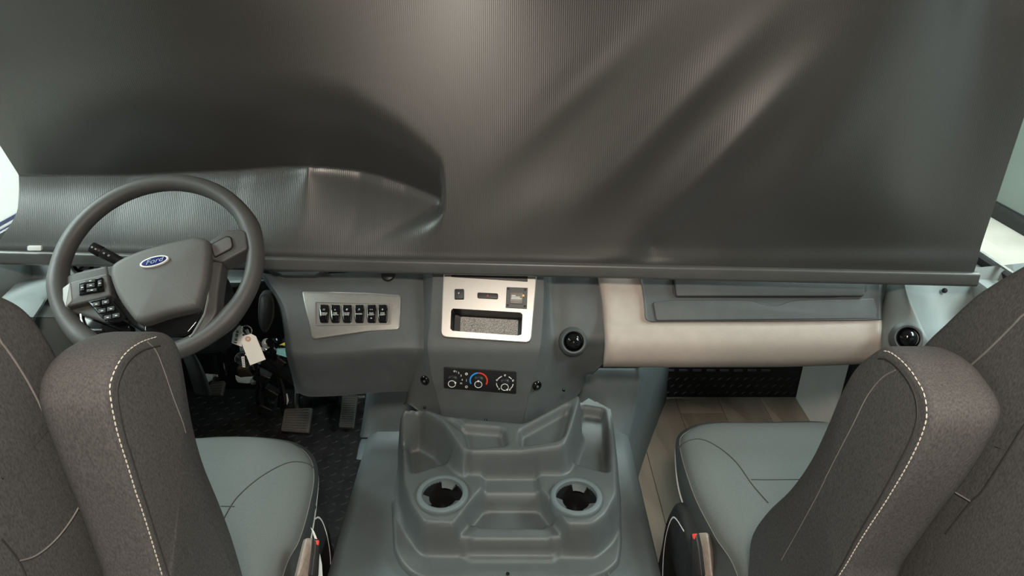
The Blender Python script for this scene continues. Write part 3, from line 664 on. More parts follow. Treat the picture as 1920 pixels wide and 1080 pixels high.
mb = MB().px(PW, [(391, 452), (423, 431), (452, 429), (461, 434), (464, 466), (450, 474), (416, 492), (396, 486)], -.02, .018, .004, rad=.006); s3 = mb.build('spoke', M['wheel'], sw)
mb = MB().px(PW, [(395, 457), (424, 442), (433, 443), (437, 461), (432, 467), (401, 483)], .016, .0215, .001, rad=.004); mb.build('pad_groove', M['black'], s3)
mb = MB().px(PW, [(396, 458.5), (424, 444), (432, 445), (435, 460), (431, 465.5), (402, 480.5)], .018, .0228, .0012, rad=.004); mb.build('spoke_pad', M['hub'], s3)
mb = MB().px(PW, [(397, 489), (417, 490), (409, 544), (406, 585), (398, 600), (372, 628), (352, 645), (338, 645), (366, 618), (378, 590), (387, 540)], -.02, .014, .004, rad=.006); mb.build('spoke', M['wheel'], sw)
mb = MB().px(PW, [(387, 520), (392, 505), (391, 560), (384, 590), (362, 628), (352, 634), (374, 600), (381, 570)], .008, .0165, .003, rad=.004); mb.build('spoke_trim', M['wallg'], sw)
mb = MB().px(PW, [(270, 606), (366, 579), (380, 575), (372, 602), (350, 628), (300, 634), (268, 622)], -.02, .012, .004, rad=.006); mb.build('lower_cover', M['gloss'], sw)
mb = MB().px(PW, [(150, 588), (200, 606), (244, 606), (246, 630), (200, 634), (163, 622)], -.02, .000, .004, rad=.006); s4 = mb.build('spoke', M['gloss'], sw)
mb = MB().tube([wp(x, y, .002) for x, y in ((152, 584), (153, 598), (157, 610), (164, 616), (178, 619), (192, 619))], .0022, 8); mb.build('spoke_trim', M['chrome'], s4)

# ================================================================== KEYS
PK = Plane(at(463, 640, 1.16), (.05, -.96, .25))
ky = thing('key_bunch', 'bunch of keys with a cream paper tag hanging below the steering wheel', 'keys', tuple(PK.pt(462, 610)))
def circ(pl, cx, cy, rpx, h): 
    c = pl.uv(cx, cy, h); r = abs(pl.uv(cx+rpx, cy, h)[0]-c[0]); return c, r
c, r = circ(PK, 462, 619, 10, .004)
mb = MB().tube([PK.P(c[0]+r*math.cos(t), c[1]+r*math.sin(t), .004+.003*math.sin(t)) for t in np.linspace(0, 2*math.pi, 28, endpoint=False)], .0011, 6, True); mb.build('split_ring', M['chrome'], ky)
pt_ = MB().px(PK, [(454, 630.5), (471, 626), (480, 631), (498, 674), (469, 685), (452, 641)], .004, .0048, 0, bottom=True).build('paper_tag', M['paper'], ky, 20); pt_['label'] = 'cream paper tag with a reddish eyelet'
c, r = circ(PK, 465, 635.5, 5.6, .005)
mb = MB().lathe(PK.P(*c, .0048), PK.n, [(r, 0), (r, .0005), (r*.3, .0005), (r*.25, 0)], 20); mb.build('eyelet', M['eyelet'], pt_)
bt = MB().px(PK, [(448.5, 610), (455.5, 613), (453, 650), (434, 643), (437, 624)], .0, .0008, 0, bottom=True).build('barcode_tag', M['label'], ky, 20); bt['label'] = 'white tag printed with a barcode'
mb = MB()
for i in range(15):
    if i in (3, 8, 12): continue
    t = i/14; p = lerp(np.array((445.5, 620.)), np.array((441.5, 643.)), t); wd = .35+.35*((i*7) % 3)/2
    mb.px(PK, [(p[0]-2.5, p[1]-wd-.5), (p[0]+2.5, p[1]-wd+.6), (p[0]+2.5, p[1]+wd+.6), (p[0]-2.5, p[1]+wd-.5)], .0006, .0011)
mb.build('barcode', M['black'], bt)
c, r = circ(PK, 455, 673, 14, .0)
mb = MB().lathe(PK.P(*c, -.006), PK.n, [(0, 0), (r*.9, 0), (r, .003), (r*.95, .007), (r*.8, .009), (0, .010)], 28); fb = mb.build('key_fob', M['gloss'], ky)
mb = MB().arc(PK, c, r*.97, .0012, 70, 200, .0028, 0, 14); mb.px(PK, [(452.5, 669), (458, 668.5), (459.5, 689), (454.5, 688)], .003, .0046, 0, 1)
for k in range(5): mb.px(PK, [(453.4+.35*k*.6, 671+k*3.6), (457.6+.2*k, 670.8+k*3.6), (457.8+.2*k, 672+k*3.6), (453.6+.35*k*.6, 672.2+k*3.6)], .0044, .005, 0, 2)
mb.build('fob_label', [M['chrome'], M['label'], M['black']], fb)
for q in ([(480, 650), (494, 652.5), (501, 656), (498, 658), (482, 658)], [(480, 676), (489, 676), (488, 683), (484, 683)], [(459, 619), (464, 617), (470, 630), (464, 632)], [(448, 645), (455, 645), (456, 660), (450, 660)]): MB().px(PK, q, -.002, .0, .0004, rad=.001).build('key', M['chrome'], ky)

# ================================================================== PEDALS AND WIRING UNDER THE DASH
def pedal(name, label, quad, Yt, Yb, thick, m, ridges=0, arm=None):
    a, b, c, d = quad; pl = plane3(at(*a, Yt), at(*b, Yt), at(*c, Yb))
    th = thing(name, label, 'pedal', tuple(at(*quad[2], Yb)))
    fo = MB().px(pl, quad, -thick, 0, .003, rad=.006, bottom=True).build('pedal_pad', m, th)
    Q = [np.array(q, float) for q in quad]
    for k in range(ridges):
        v = (k+.7)/(ridges+.4); p, q = lerp(lerp(Q[0], Q[3], v), lerp(Q[1], Q[2], v), .1), lerp(lerp(Q[0], Q[3], v), lerp(Q[1], Q[2], v), .9)
        MB().tube([pl.pt(*p, .0002), pl.pt(*q, .0002)], .0018, 6).build('grip_ridge', m, fo)
    if arm: MB().tube([pl.pt(*arm[0], -thick)]+[np.array(x) for x in arm[1:]], .011, 10).build('pedal_arm', M['black'], th)
    return th
M['pedal'] = mat('pedal_rubber', (.075, .066, .060), .6, 0, .15, 120, .3, 400)
cx_ = at(556, 745, 1.78)
pedal('brake_pedal', 'broad brake pedal with a dark ribbed rubber pad', [(533, 766), (585, 764), (578, 812), (526, 808)], 1.80, 1.735, .012, M['pedal'], 9, [(556, 770), at(556, 735, 1.85), at(560, 700, 1.93)])
pedal('accelerator_pedal', 'narrow ribbed accelerator pedal beside the engine cover', [(641, 740), (671, 740), (663, 801), (635, 800)], 1.93, 1.79, .010, M['pedal'], 14, [(655, 745), at(657, 730, 1.96), at(660, 700, 2.0)])
pedal('parking_brake_pedal', 'small parking brake pedal high up by the door side', [(394, 716), (421, 713), (415, 741), (388, 740)], 1.76, 1.71, .012, M['pedal'], 5, [(405, 722), at(405, 700, 1.85), at(400, 670, 1.95)])
def strap(name, label, cat, pts, r, m, par=None):
    mb = MB().tube(sm(np.array(pts), 8, False), r, 8); return tag(mb.build(name, m), label, cat) if par is None else mb.build(name, m, par)
wh = thing('wiring_harness', 'black wires and connectors hanging under the driver dash', 'wiring', tuple(at(520, 700, 1.7)))
for i, pts in enumerate(([(478, 660, 1.5), (484, 700, 1.6), (482, 740, 1.75), (486, 775, 1.9)], [(505, 640, 1.45), (520, 690, 1.6), (531, 740, 1.75), (532, 775, 1.85)], [(470, 690, 1.6), (490, 725, 1.7), (498, 750, 1.75), (505, 772, 1.85)], [(535, 640, 1.5), (530, 690, 1.62), (528, 730, 1.75), (524, 760, 1.85)], [(420, 660, 1.6), (424, 690, 1.7), (428, 712, 1.8)], [(500, 655, 1.5), (515, 640, 1.5), (530, 655, 1.52), (540, 675, 1.55)])):
    strap('wire', '', '', [at(*p) for p in pts], .006+.003*(i % 2), M['gloss'], wh)
for x, y, Y in ((492, 705, 1.62), (520, 672, 1.55), (508, 735, 1.72), (497, 765, 1.8)): MB().box(at(x, y, Y), (.032, .03, .045), .006, rot=Matrix.Rotation(.3+x*.01, 3, 'Y')).build('connector', M['black'], wh)
MB().lathe(at(500, 645, 1.47), (.3, -.8, .4), [(.0, .014), (.011, .013), (.013, 0), (.013, -.02)], 14).build('bulb_holder', M['steel'], wh)
def sticker(name, label, pts, Y, m, n=(0, -.9, .4), lines=False, cat='sticker'):
    pl = Plane(at(*np.mean(pts, 0), Y), n); mb = MB().px(pl, pts, -.004, 0, .0005, bottom=True)
    if lines:
        for k in range(5): y = 703+k*1.9; mb.px(pl, [(399, y), (407, y+.3), (407, y+1.1), (399, y+.8)], 0, .0004, 0, 1)
    return tag(mb.build(name, [m, M['black']]), label, cat)
sticker('warning_label', 'white printed label behind the parking brake pedal', [(385, 701), (407, 703), (408, 713), (396, 714), (389, 718)], 1.80, M['label'], lines=True)
sticker('label_scrap', 'pale creased paper label under the hanging key fob', [(441, 704), (450, 708), (476, 706), (477, 716), (464, 719), (446, 717), (442, 711)], 1.78, M['paper'])
sticker('teal_label', 'teal label on a box beside the driver dash edge', [(520, 653), (538, 652), (540, 671), (518, 664)], 1.50, M['teal'])
sticker('yellow_connector', 'small yellow connector above the teal label', [(523, 647), (534, 642), (537, 648)], 1.47, M['yellow'], cat='connector')
sticker('cable_tag', 'narrow white cable tag above the brake pedal', [(534, 740), (538, 738), (541, 752), (538, 759), (534, 750)], 1.82, M['label'], cat='tag')
sticker('steel_clip', 'small bright clip beside the accelerator pedal', [(671, 743), (684, 742), (684, 746), (672, 747)], 1.92, M['steel'], cat='clip')
mb = MB().box(at(462, 700, 1.82), (.05, .03, .06), .01); tag(mb.build('rusty_bracket', M['brown']), 'rusty brown bracket under the driver dash', 'bracket')
mb = MB().grid(patch([[(330, 640, 1.6), (345, 640, 1.45), (352, 640, 1.42)], [(350, 690, 1.6), (372, 690, 1.5), (380, 690, 1.55)], [(365, 738, 1.65), (392, 742, 1.62), (398, 738, 1.75)]], 6, 6)); tag(mb.build('kick_panel', M['dash']), 'grey kick panel behind the driver armrest', 'panel')
tag(MB().lathe(at(476, 715, 1.70), (.2, -.9, .4), [(0, .012), (.009, .01), (.011, 0), (.011, -.02)], 14).build('bulb_socket', M['steel']), 'pale bulb socket beside the hanging wires', 'bulb socket')

# ================================================================== ENGINE COVER AND CONSOLE TRAY
ec = thing('engine_cover', 'dark grey moulded engine cover between the two seats', 'engine cover', (-.03, 1.1, 0))
mb = MB(); G = []
for y in np.linspace(.45, 1.375, 24):
    w_ = 0.0; z = .348+.003*math.sin((y-.45)*2)
    sec = [(-.392, .012), (-.39, .06), (-.378, .30), (-.366, .335), (-.340, z), (-.2, z+.002), (0, z+.003), (.18, z+.002), (.272, z), (.294, .338), (.306, .30), (.318, .06), (.322, .012)]
    fl_ = 0
    G.append([(a+(fl_ if a > .28 else 0)*(1 if b < .33 else .6), y, b) for a, b in sec])
mb.grid(np.array(G)); mb.build('cover_body', M['cover'], ec, 50)
rows = [[(689, 720, 1.60), (690, 720, 1.56), (700, 722, 1.50), (740, 724, 1.49), (800, 724, 1.49)], [(684, 760, 1.58), (686, 760, 1.54), (695, 762, 1.485), (740, 764, 1.475), (800, 764, 1.475)], [(678, 800, 1.56), (680, 805, 1.51), (689, 806, 1.465), (740, 806, 1.455), (800, 806, 1.455)], [(675, 815, 1.54), (677, 820, 1.49), (687, 820, 1.455), (740, 820, 1.445), (800, 820, 1.445)]]
mb = MB().grid(patch(rows, 5, 5)); mb.build('front_panel', M['cover'], ec, 60)
rows = [[(678, 823, 1.47), (686, 823, 1.437), (740, 822, 1.425), (800, 822, 1.425)], [(674, 832, 1.43), (682, 832, 1.40), (740, 831, 1.385), (800, 831, 1.385)], [(668, 860, 1.36), (676, 862, 1.31), (740, 866, 1.28), (800, 866, 1.28)]]
mb = MB().grid(patch(rows, 5, 5)); mb.build('seam_panel', M['cover'], ec, 60)
rows = [[(1085, 690, 1.475), (1130, 690, 1.475), (1188, 690, 1.475), (1205, 688, 1.50), (1240, 680, 1.75), (1256, 675, 1.98)], [(1085, 705, 1.46), (1130, 705, 1.46), (1188, 708, 1.46), (1205, 715, 1.49), (1236, 710, 1.75), (1252, 712, 1.98)],
        [(1085, 760, 1.44), (1130, 765, 1.43), (1178, 780, 1.43), (1194, 785, 1.47), (1225, 770, 1.75), (1249, 752, 1.985)], [(1085, 830, 1.40), (1130, 840, 1.36), (1166, 850, 1.36), (1180, 868, 1.42), (1206, 860, 1.66), (1238, 782, 1.90)], [(1085, 900, 1.3), (1130, 915, 1.22), (1160, 930, 1.2), (1180, 925, 1.34), (1193, 911, 1.56), (1215, 850, 1.72)]]
mb = MB().grid(patch(rows, 5, 5)); mb.build('side_panel', M['cover'], ec, 60)
MB().box(at(1171, 842, 1.40), (.012, .02, .03), .004).build('clip', M['dash'], ec)

ct = thing('console_tray', 'moulded grey console tray with two round cup holders', 'console', (-.01, 1.06, .36))
x0, x1, y0, y1, st = -.262, .240, .845, 1.400, .0036
X, Y = np.meshgrid(np.arange(x0, x1, st), np.arange(y0, y1, st))
def sdf(poly):
    P = np.array(poly, float); d = np.full(X.shape, 9.0); ins = np.zeros(X.shape, bool)
    for i in range(len(P)):
        a, b = P[i-1], P[i]; e = b-a; wx, wy = X-a[0], Y-a[1]; t = np.clip((wx*e[0]+wy*e[1])/(e@e+1e-15), 0, 1)
        d = np.minimum(d, np.hypot(wx-e[0]*t, wy-e[1]*t))
        c = ((a[1] <= Y) != (b[1] <= Y)) & (X < a[0]+(Y-a[1])/(b[1]-a[1]+1e-15)*e[0]); ins ^= c
    return np.where(ins, -d, d)
def pz(z, *pts, r=.012, zs=None): return rnd([atZ(x, y, zs[i] if zs else z)[:2] for i, (x, y) in enumerate(pts)], r, 4)
def paint(H, poly, level, w_): return H+(level-H)*sstep(.5-sdf(poly)/w_)
flange = pz(.374, (740, 800), (731, 911), (736, 1027), (748, 1053), (768, 1074), (792, 1086), (1108, 1086), (1140, 1074), (1163, 1053), (1168, 1017), (1165, 900), (1160, 800), (1100, 760), (760, 760))
H = np.full(X.shape, .340); sd_fl = sdf(flange)
H = paint(H, flange, .374, .008)
inner = pz(.372, (742, 820), (741, 960), (764, 1005), (795, 1044), (868, 1044), (884, 1037), (1030, 1038), (1047, 1047), (1112, 1048), (1150, 1012), (1159, 950), (1155, 800), (1090, 760), (780, 760))
H = paint(H, inner, .380, .006)
deck = pz(.45, (747, 770), (750, 897), (764, 943), (790, 982), (861, 985), (880, 966), (909, 932), (905, 905), (905, 860), (1010, 860), (1006, 905), (1009, 932), (1037, 970), (1058, 986), (1116, 986), (1142, 965), (1163, 925), (1160, 850), (1151, 765), (1140, 745), (1100, 735), (800, 745), (752, 755))
H = paint(H, deck, .45, .016)
H = paint(H, pz(.43, (880, 866), (1035, 866), (1040, 968), (1052, 1000), (1036, 1014), (880, 1014), (862, 1000), (876, 968), r=.004), .45, .006)
chan = pz(.43, (897, 870), (1016, 870), (1006, 905), (1012, 930), (1040, 968), (1066, 1004), (1040, 1018), (876, 1018), (848, 1004), (876, 968), (906, 930), (908, 905))
sd = sdf(chan); Ych = Y
lev = np.interp(Y, [.945, .962, .972, .980, 1.006, 1.012, 1.052, 1.064, 1.072, 1.110, 1.118], [.378, .380, .414, .416, .414, .398, .396, .424, .436, .438, .44])
H = H+(np.minimum(lev, H)*1.0-H)*sstep(.5-sd/.012)*(sd < .02)
lip = pz(.415, (880, 1012), (902, 985), (1014, 985), (1035, 1013), r=.006)
H = H+(np.maximum(H, .415)-H)*sstep(.5-sdf(lip)/.008)
slot = pz(.398, (912, 958), (1008, 958), (1022, 1000), (898, 998), r=.005)
H = paint(H, slot, .397+0*X, .006)
# wing pockets
lp = pz(.425, (767, 795), (776, 809), (818, 836), (832, 850), (853, 882), (826, 884), (790, 897), (774, 901), (765, 869), (763, 818), r=.008)
H = paint(H, lp, .424, .012)
rp = pz(.425, (1092, 778), (1131, 784), (1134, 806), (1139, 900), (1121, 895), (1072, 880), (1068, 862), (1080, 810), r=.008)
H = paint(H, rp, .424, .012)
# raised upper tray
tray = pz(.515, (752, 744), (794, 748), (832, 780), (985, 791), (1092, 716), (1094, 730), (1078, 800), (1064, 848), (1052, 853), (880, 853), (866, 846), (826, 792), (786, 762), (750, 756), r=.010, zs=[.555, .545, .515, .515, .575, .575, .53, .50, .50, .50, .50, .515, .53, .55])
tl = .503+np.clip(Y-1.11, 0, 1)*.16+np.clip(X-.02, 0, 1)*.18*(Y > 1.1)
sdT = sdf(tray); wall_w = np.where((X < -.10), .030, .014)
H = H+(np.maximum(H, tl)-H)*sstep(.5-(sdT-np.where(X < -.1, .008, 0))/wall_w)
b1 = pz(.50, (866, 808), (944, 813), (951, 838), (878, 842), r=.008); b2 = pz(.50, (976, 816), (1067, 748), (1071, 756), (1056, 832), (1046, 838), (974, 838), r=.007, zs=[.5, .555, .555, .5, .5, .5])
b0 = pz(.505, (836, 792), (858, 793), (868, 803), (866, 812), (854, 806), r=.004)
for b_, dl in ((b1, .020), (b2, .022), (b0, .010)): H = H-dl*sstep(.5-sdf(b_)/.010)
cups = [atZ(829.5, 927, .452), atZ(1080.5, 932.5, .452)]
for c in cups: H = np.where(np.hypot(X-c[0], Y-c[1]) < .0455, .372, H)
# light smoothing, keeps moulded radii
for _ in range(2):
    Hp = np.pad(H, 1, mode='edge'); H = .5*H+.125*(Hp[:-2, 1:-1]+Hp[2:, 1:-1]+Hp[1:-1, :-2]+Hp[1:-1, 2:])
for c in cups: H = np.where(np.hypot(X-c[0], Y-c[1]) < .043, .36, H)
gy, gx = np.gradient(sd_fl, st); gl_ = np.hypot(gx, gy)+1e-9; ed = (sd_fl > -.0012) & (sd_fl < .0045) & (sdT > 0)
H = np.where(ed, .3625, H); mv = np.where(ed, sd_fl+.0012, 0); XX, YY = X-gx/gl_*mv, Y-gy/gl_*mv
keep = ((sd_fl < .0040) | (sdT < .0)) & ((Y < 1.258) | (X > .135) | (X < -.175)) & ((Y < 1.385-.9*np.abs(X-.19)) | (X < .1)) & ((Y < 1.30) | (X > 0))
V = np.stack([XX, YY, H], 2).reshape(-1, 3); r_, c_ = X.shape; F = []
for i in range(r_-1):
    for j in range(c_-1):
        if keep[i, j] and keep[i+1, j] and keep[i, j+1] and keep[i+1, j+1]: F.append([i*c_+j, i*c_+j+1, (i+1)*c_+j+1, (i+1)*c_+j])
used = np.unique(np.array(F)); remap = -np.ones(len(V), int); remap[used] = np.arange(len(used))
mb = MB().add(V[used], [[remap[q] for q in f] for f in F]); mb.build('tray_body', M['cons'], ct, 75)
for c in cups:
    p = np.array([c[0], c[1], .449]); mb = MB()
    mb.lathe(p, (0, 0, 1), [(.0535, -.018), (.0535, .004), (.0522, .0075), (.050, .009), (.0440, .009), (.0418, .0078), (.0412, .004), (.0410, -.002)], 56, 0)
    mb.lathe(p, (0, 0, 1), [(.0411, .0), (.0405, -.085), (0, -.085)], 40, 1)
    cup = mb.build('cup_holder', [M['cover'], M['black']], ct)
    for a in (75, 200, 318):
        fl2 = MB(); ph = math.radians(a); G = []
        for q in np.linspace(-.40, .40, 7): G.append([p+np.array([math.cos(ph+q)*r, math.sin(ph+q)*r, h]) for r, h in ((.041, .001), (.030, -.004), (.0275, -.0055), (.029, -.008), (.041, -.004))])
        fl2.grid(np.array(G)); fl2.build('grip_flap', M['cons'], cup)
    MB().lathe(p+np.array([0, 0, -.082]), (0, 0, 1), [(.040, 0), (.012, .001), (.010, .006), (0, .006)], 24).build('cup_floor', M['gloss'], cup)
for x, y, z in ((796, 764, .545), (911, 788, .512), (1057, 731, .56), (952, 1076, .374)):
    MB().lathe(atZ(x, y, z+.001), (0, -.3, 1), [(.0036, -.002), (.0034, .001), (.0015, .0016), (0, .0005)], 12).build('screw', M['gloss'], ct)

# ================================================================== SEATS
def yz(pl_pts): return [(p[1], p[2]) for p in pl_pts]
def slab(mb, prof, xa, xb, ra, rb, mi=0, dome_a=0.0):
    """side profile (Y, Z) extruded across X between xa (seen side) and xb with rounded edges"""
    s_ = 1 if xb > xa else -1; P = ccw(prof); rings = []; K = 6
    for k in range(K+1): a = math.pi/2*k/K; rings.append((inset(P, ra*(1-math.sin(a))), xa+s_*ra*(1-math.cos(a))))
    for k in range(K+1): a = math.pi/2*k/K; rings.append((inset(P, rb*(1-math.cos(a))), xb-s_*rb*(1-math.sin(a))))
    V = [];  n = len(P); c0 = P.mean(0)
    caps = []
    for Q, t, sg in ((rings[0], dome_a, -s_), (rings[-1], 0.02, s_)):
        for u in (.9, .7, .5, .3, .12):
            pass
    G = np.array([[(x, q[0], q[1]) for q in R] for R, x in rings]); mb.grid(G, mi, False, True)
    for R, x, dm, sg in ((rings[0][0], rings[0][1], dome_a, -s_), (rings[-1][0], rings[-1][1], .02, s_)):
        c = R.mean(0); Gs = [[(x+sg*dm*(1-(1-t)**2), *(q+(c-q)*t)) for q in R] for t in (0, .05, .12, .25, .45, .7, .97)]
        mb.grid(np.array(Gs), mi, False, True); mb.add(Gs[-1], [list(range(n))], mi)
    return mb
def drape(mb, pts, off=.0003):
    from mathutils.bvhtree import BVHTree
    t = BVHTree.FromPolygons([Vector(v) for v in mb.v], mb.f); out = []
    for p in pts:
        q, nn, _, _ = t.find_nearest(Vector(p)); d = (Vector(CAM)-q).normalized()
        if nn.dot(d) < 0: nn = -nn
        out.append(np.array(q+nn*off))
    return np.array(out)
def dashes(mb, pts, r, L, gap, mi=0):
    P = np.array(pts, float); S_ = np.r_[0, np.cumsum(np.linalg.norm(np.diff(P, axis=0), axis=1))]; t = 0
    f = lambda s_: np.array([np.interp(s_, S_, P[:, k]) for k in range(3)])
    while t+L < S_[-1]: mb.tube([f(t), f(t+L*.5), f(t+L)], [r*.6, r, r*.6], 5, False, mi); t += L+gap
    return mb
def seat(sgn, name, label, arm_px, arm_seam, arm_split, back_px, back_seams, cush_px, cush_seams):
    XA, XB = sgn*.400, sgn*.482
    th = thing(name, label, 'seat', (sgn*.66, .85, 0))
    # seat cushion
    O = sm([atZ(x, y, .49)[:2] for x, y in cush_px[0]]+[(sgn*q, r) for q, r in cush_px[1]], 10); n = len(O)
    OP = sm([atZ(x, y, .42)[:2] for x, y in cush_px[2]]+[(sgn*q*1.01, r) for q, r in cush_px[1]], 10)
    if not np.allclose(ccw(O), O): O, OP = O[::-1], OP[::-1]
    c = np.array([sgn*.66, .88]); G = []
    for t in np.r_[np.linspace(0, .30, 22), np.linspace(.34, 1, 14)]:
        ring = []
        for o in O:
            p = o+(c-o)*t; e = min(1, t/.16); z = .485+.022*math.sqrt(max(0, 1-(1-e)**2))+.006*math.sin(min(1, t)*1.57)
            ring.append((p[0], p[1], z))
        G.append(ring)
    mb = MB().grid(np.array(G), 0, False, True)
    mb.grid(np.array([[(*q, z) for q in lerp(O, OP, t)+(0 if not b else inset(O, -b)-O)] for t, z, b in ((0, .485, 0), (.3, .470, .004), (.65, .445, .005), (1, .42, 0), (1.0, .36, -.012))]), 1, False, True)
    cu = mb.build('seat_cushion', [M['cloth2'], M['side']], th, 50)
    def ctop(p):
        tt = 0; q = np.array(p[:2]); best = 0
        d = c-q; L = np.linalg.norm(d); u = -d/(L+1e-9); far = 9
        for i in range(n):
            a, b = O[i-1], O[i]; e = b-a; den = u[0]*e[1]-u[1]*e[0]
            if abs(den) < 1e-12: continue
            w_ = a-c; t1 = (w_[0]*e[1]-w_[1]*e[0])/den; s1 = (w_[0]*u[1]-w_[1]*u[0])/den
            if t1 > 0 and 0 <= s1 <= 1: far = min(far, t1)
        t = max(0, 1-L/far); e = min(1, t/.16)
        return .485+.022*math.sqrt(max(0, 1-(1-e)**2))+.006*math.sin(min(1, t)*1.57)
    for sx in cush_seams:
        pts = sm(np.array([atZ(x, y, .508) for x, y in sx]), 8, False); pts = [np.array([p[0], p[1], ctop(p)]) for p in pts]
        MB().tube(pts, .0013, 6).build('seam', M['seam'], cu)
    MB().tube([(*OP[i], .42) for i in range(n)], .0026, 6, True).build('piping', M['piping'], cu)
    MB().tube([(*O[i], .4855) for i in range(n)], .0009, 5, True).build('seam', M['seam2'], cu)
    # base
    mb = MB(); slab(mb, rnd([(.62, .02), (1.05, .02), (1.10, .12), (1.14, .37), (.56, .37), (.58, .1)], .04), sgn*.485, sgn*.86, .02, .02); mb.build('seat_base', M['black'], th)
    # side skirt: black curved cover below the cushion with a pale cable along its edge
    XS = -.402 if sgn < 0 else .335
    prof = sm([(.62, .40), (.85, .43), (1.02, .445), (1.08, .38), (1.105, .27), (1.07, .10), (.62, .10)], 6)
    mb = MB(); slab(mb, prof, XS, XS+sgn*.05, .012, .01); sk = mb.build('side_cover', M['rubber'], th)
    e = sm([(.98, .44), (1.055, .40), (1.085, .33), (1.085, .25), (1.05, .16)], 8, False); MB().tube([(XS+sgn*.002, a-.010, b-.006) for a, b in e], .003, 6).build('cable', M['wall'], sk)
    # backrest
    prof = sm([(p[1], p[2]) for p in [atX(x, y, sgn*.488) for x, y in back_px]]+[(.36, 1.46), (.22, 1.46), (.27, 1.2), (.34, .9), (.40, .55), (.52, .47), (.62, .50)], 8)
    mb = MB(); slab(mb, prof, sgn*.488, sgn*.93, .016, .05, dome_a=.010); br = mb.build('backrest', M['cloth'], th, 60)
    for sx, pale in back_seams:
        pts = drape(mb, sm(np.array([atX(x, y, sgn*.482) for x, y in sx]), 8, False), .0003); MB().tube(pts, .0010, 6).build('seam', M['seam2' if pale else 'seam'], br)
    # raised armrest
    A3 = [atX(x, y, XA) for x, y in arm_px]; prof = sm([(p[1], p[2]) for p in A3], 8)
    mb = MB(); slab(mb, prof, XA, XB, .010, .032, dome_a=.006); ar = mb.build('armrest', M['cloth'], th, 60)
    for sx, kind in ((arm_seam, 'stitching'), (arm_split, 'seam')):
        P3 = sm(np.array([atX(x, y, XA) for x, y in sx]), 10, False)
        if kind == 'stitching':
            cyz = np.array([XA, .62, .9]); Q = P3.copy(); Q[:, 0] = XA-sgn*.001; Q = Q+(cyz-Q)*np.array([0, .055, .0]); Q[:, 2] -= .004*sstep((Q[:, 2]-1.0)/.05)
            o = dashes(MB(), drape(mb, Q, .0004), .0008, .0046, .0022).build('stitching', M['thread'], ar); o['label'] = 'cream stitching along the armrest edge'; o['kind'] = 'stuff'
            Q = P3+(cyz-P3)*np.array([0, .17, .0]); Q[:, 2] -= .014*sstep((Q[:, 2]-.98)/.08); MB().tube(drape(mb, Q, .0), .0010, 6).build('seam', M['seam'], ar)
        else: MB().tube(drape(mb, P3, -.0002), .0008, 6).build('seam', M['seam2'], ar)
    return th
dseat = seat(-1, 'driver_seat', 'dark grey cloth captain seat behind the steering wheel with its armrest raised', 
    [(204, 780), (201, 735), (207, 700), (228, 660), (262, 634), (296, 622), (325, 628), (341, 655), (350, 700), (365, 790), (385, 865), (415, 940), (440, 1010), (462, 1090), (480, 1180), (330, 1180), (302, 1085), (268, 975), (235, 880)],
    [(318, 1140), (300, 1080), (270, 985), (238, 885), (212, 800), (201, 735), (208, 698), (230, 660), (262, 635), (300, 621)],
    [(277, 641), (292, 660), (305, 700), (318, 745), (332, 785), (341, 812)],
    [(160, 760), (130, 690), (100, 632), (60, 578), (0, 545), (-80, 515)],
    [([(-10, 622), (5, 638), (40, 694), (70, 750), (100, 820), (128, 885), (150, 935)], True), ([(28, 1052), (60, 1042), (95, 1015), (130, 975), (160, 930)], True), ([(-5, 1010), (28, 1052), (45, 1090)], False), ([(135, 855), (160, 925), (185, 990), (205, 1050), (222, 1100)], False)],
    ([(380, 822), (470, 820), (545, 830), (578, 852), (588, 890), (578, 950), (560, 1010), (530, 1075)], [(.37, .60), (.62, .55), (.93, .62), (.95, .90), (.93, 1.14), (.74, 1.175)], [(380, 828), (470, 826), (548, 834), (584, 856), (595, 892), (592, 945), (584, 1000), (572, 1060)]),
    [[(420, 975), (445, 935), (490, 895), (540, 868), (585, 862)], [(415, 952), (440, 952)]])
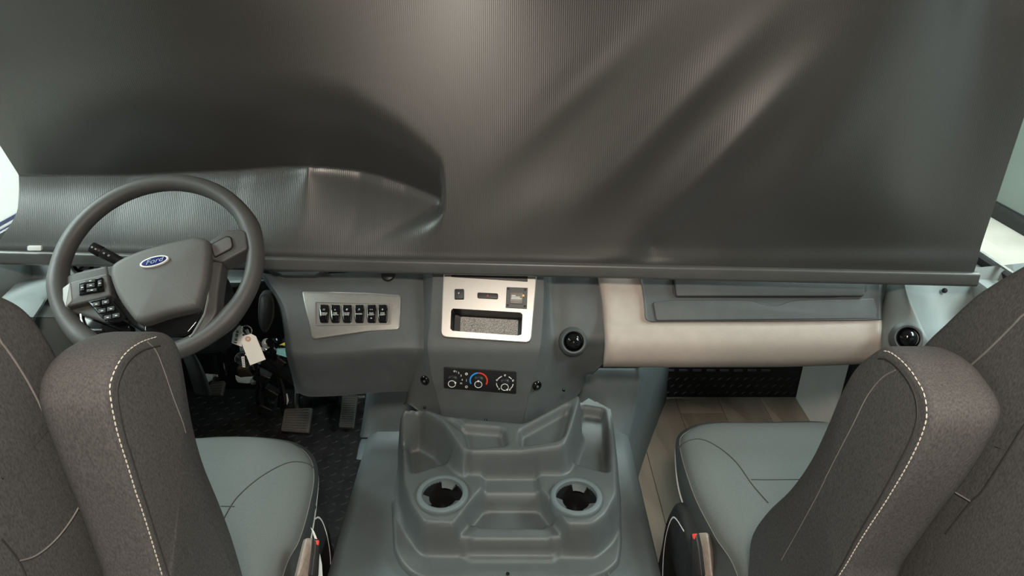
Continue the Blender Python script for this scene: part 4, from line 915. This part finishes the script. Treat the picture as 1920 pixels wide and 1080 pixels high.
pseat = seat(1, 'passenger_seat', 'dark grey cloth captain seat facing the beige padded dash with its armrest raised',
    [(1655, 649), (1625, 664), (1597, 690), (1572, 735), (1545, 800), (1515, 862), (1478, 915), (1435, 958), (1408, 1000), (1402, 1050), (1405, 1140), (1540, 1140), (1590, 1062), (1635, 990), (1685, 915), (1722, 850), (1744, 795), (1742, 750), (1722, 708), (1692, 668)],
    [(1540, 1130), (1575, 1082), (1620, 1010), (1668, 940), (1712, 868), (1740, 805), (1745, 765), (1732, 722), (1702, 680), (1672, 655), (1652, 650)],
    [(1680, 694), (1655, 710), (1630, 745), (1605, 800), (1570, 870), (1540, 930), (1500, 1000), (1470, 1050)],
    [(1712, 760), (1690, 700), (1722, 644), (1765, 600), (1800, 566), (1832, 540), (1920, 487), (2000, 455)],
    [([(1945, 560), (1915, 590), (1880, 628), (1840, 668), (1800, 700), (1790, 690)], True), ([(1770, 908), (1800, 925), (1828, 941)], True), ([(1930, 795), (1890, 860), (1850, 920), (1828, 941), (1780, 1000)], False)],
    ([(1545, 792), (1430, 793), (1330, 794), (1290, 806), (1275, 832), (1300, 920), (1340, 1000), (1385, 1080)], [(.36, .60), (.62, .55), (.93, .62), (.95, .90), (.93, 1.18), (.74, 1.222)], [(1545, 797), (1430, 798), (1325, 799), (1282, 811), (1268, 840), (1272, 910), (1292, 975), (1312, 1030)]),
    [[(1272, 824), (1310, 822), (1345, 838), (1380, 868), (1410, 910), (1440, 945)], [(1408, 901), (1440, 902), (1500, 902)]])
# belt buckles and recline levers on the inner side of each seat
def buckle(th, sgn, plate, red, strapx):
    pl = Plane(atX(*np.mean(plate, 0), sgn*.345), (-sgn*.55, -.6, .55)); 
    b = MB().px(pl, strapx, -.014, .0, .003, rad=.004, bottom=True).build('belt_buckle', M['black'], th)
    MB().px(pl, red, -.006, .002, .001, rad=.002).build('release_button', M['red'], b)
    pl2 = Plane(atX(*np.mean(plate, 0), sgn*.352), (-sgn*.45, -.5, .70))
    MB().px(pl2, plate, -.02, .0, .003, rad=.004, bottom=True).build('recline_lever', M['lever'], th)
for q in ([(583, 989), (589, 996), (596, 1013), (591, 1013)], [(600, 1038), (604, 1060), (605, 1082), (594, 1082)]): MB().px(Plane(atX(594, 1020, -.365), (.5, -.6, .5)), q, -.002, 0, .0005).build('cable', M['wall'], dseat)
buckle(dseat, -1, [(574, 1008), (590, 1009), (587, 1034), (580, 1082), (556, 1082), (568, 1032)], [(593, 1013), (599, 1013), (598, 1023), (594, 1022)], [(590, 1010), (600, 1012), (600, 1040), (598, 1082), (582, 1082), (588, 1036)])
buckle(pseat, 1, [(1308, 999), (1326, 998), (1332, 1030), (1337, 1082), (1319, 1082), (1311, 1030)], [(1297, 1001), (1305, 1001), (1302, 1012), (1299, 1010)], [(1294, 1001), (1306, 1001), (1312, 1030), (1318, 1082), (1298, 1082), (1295, 1040)])
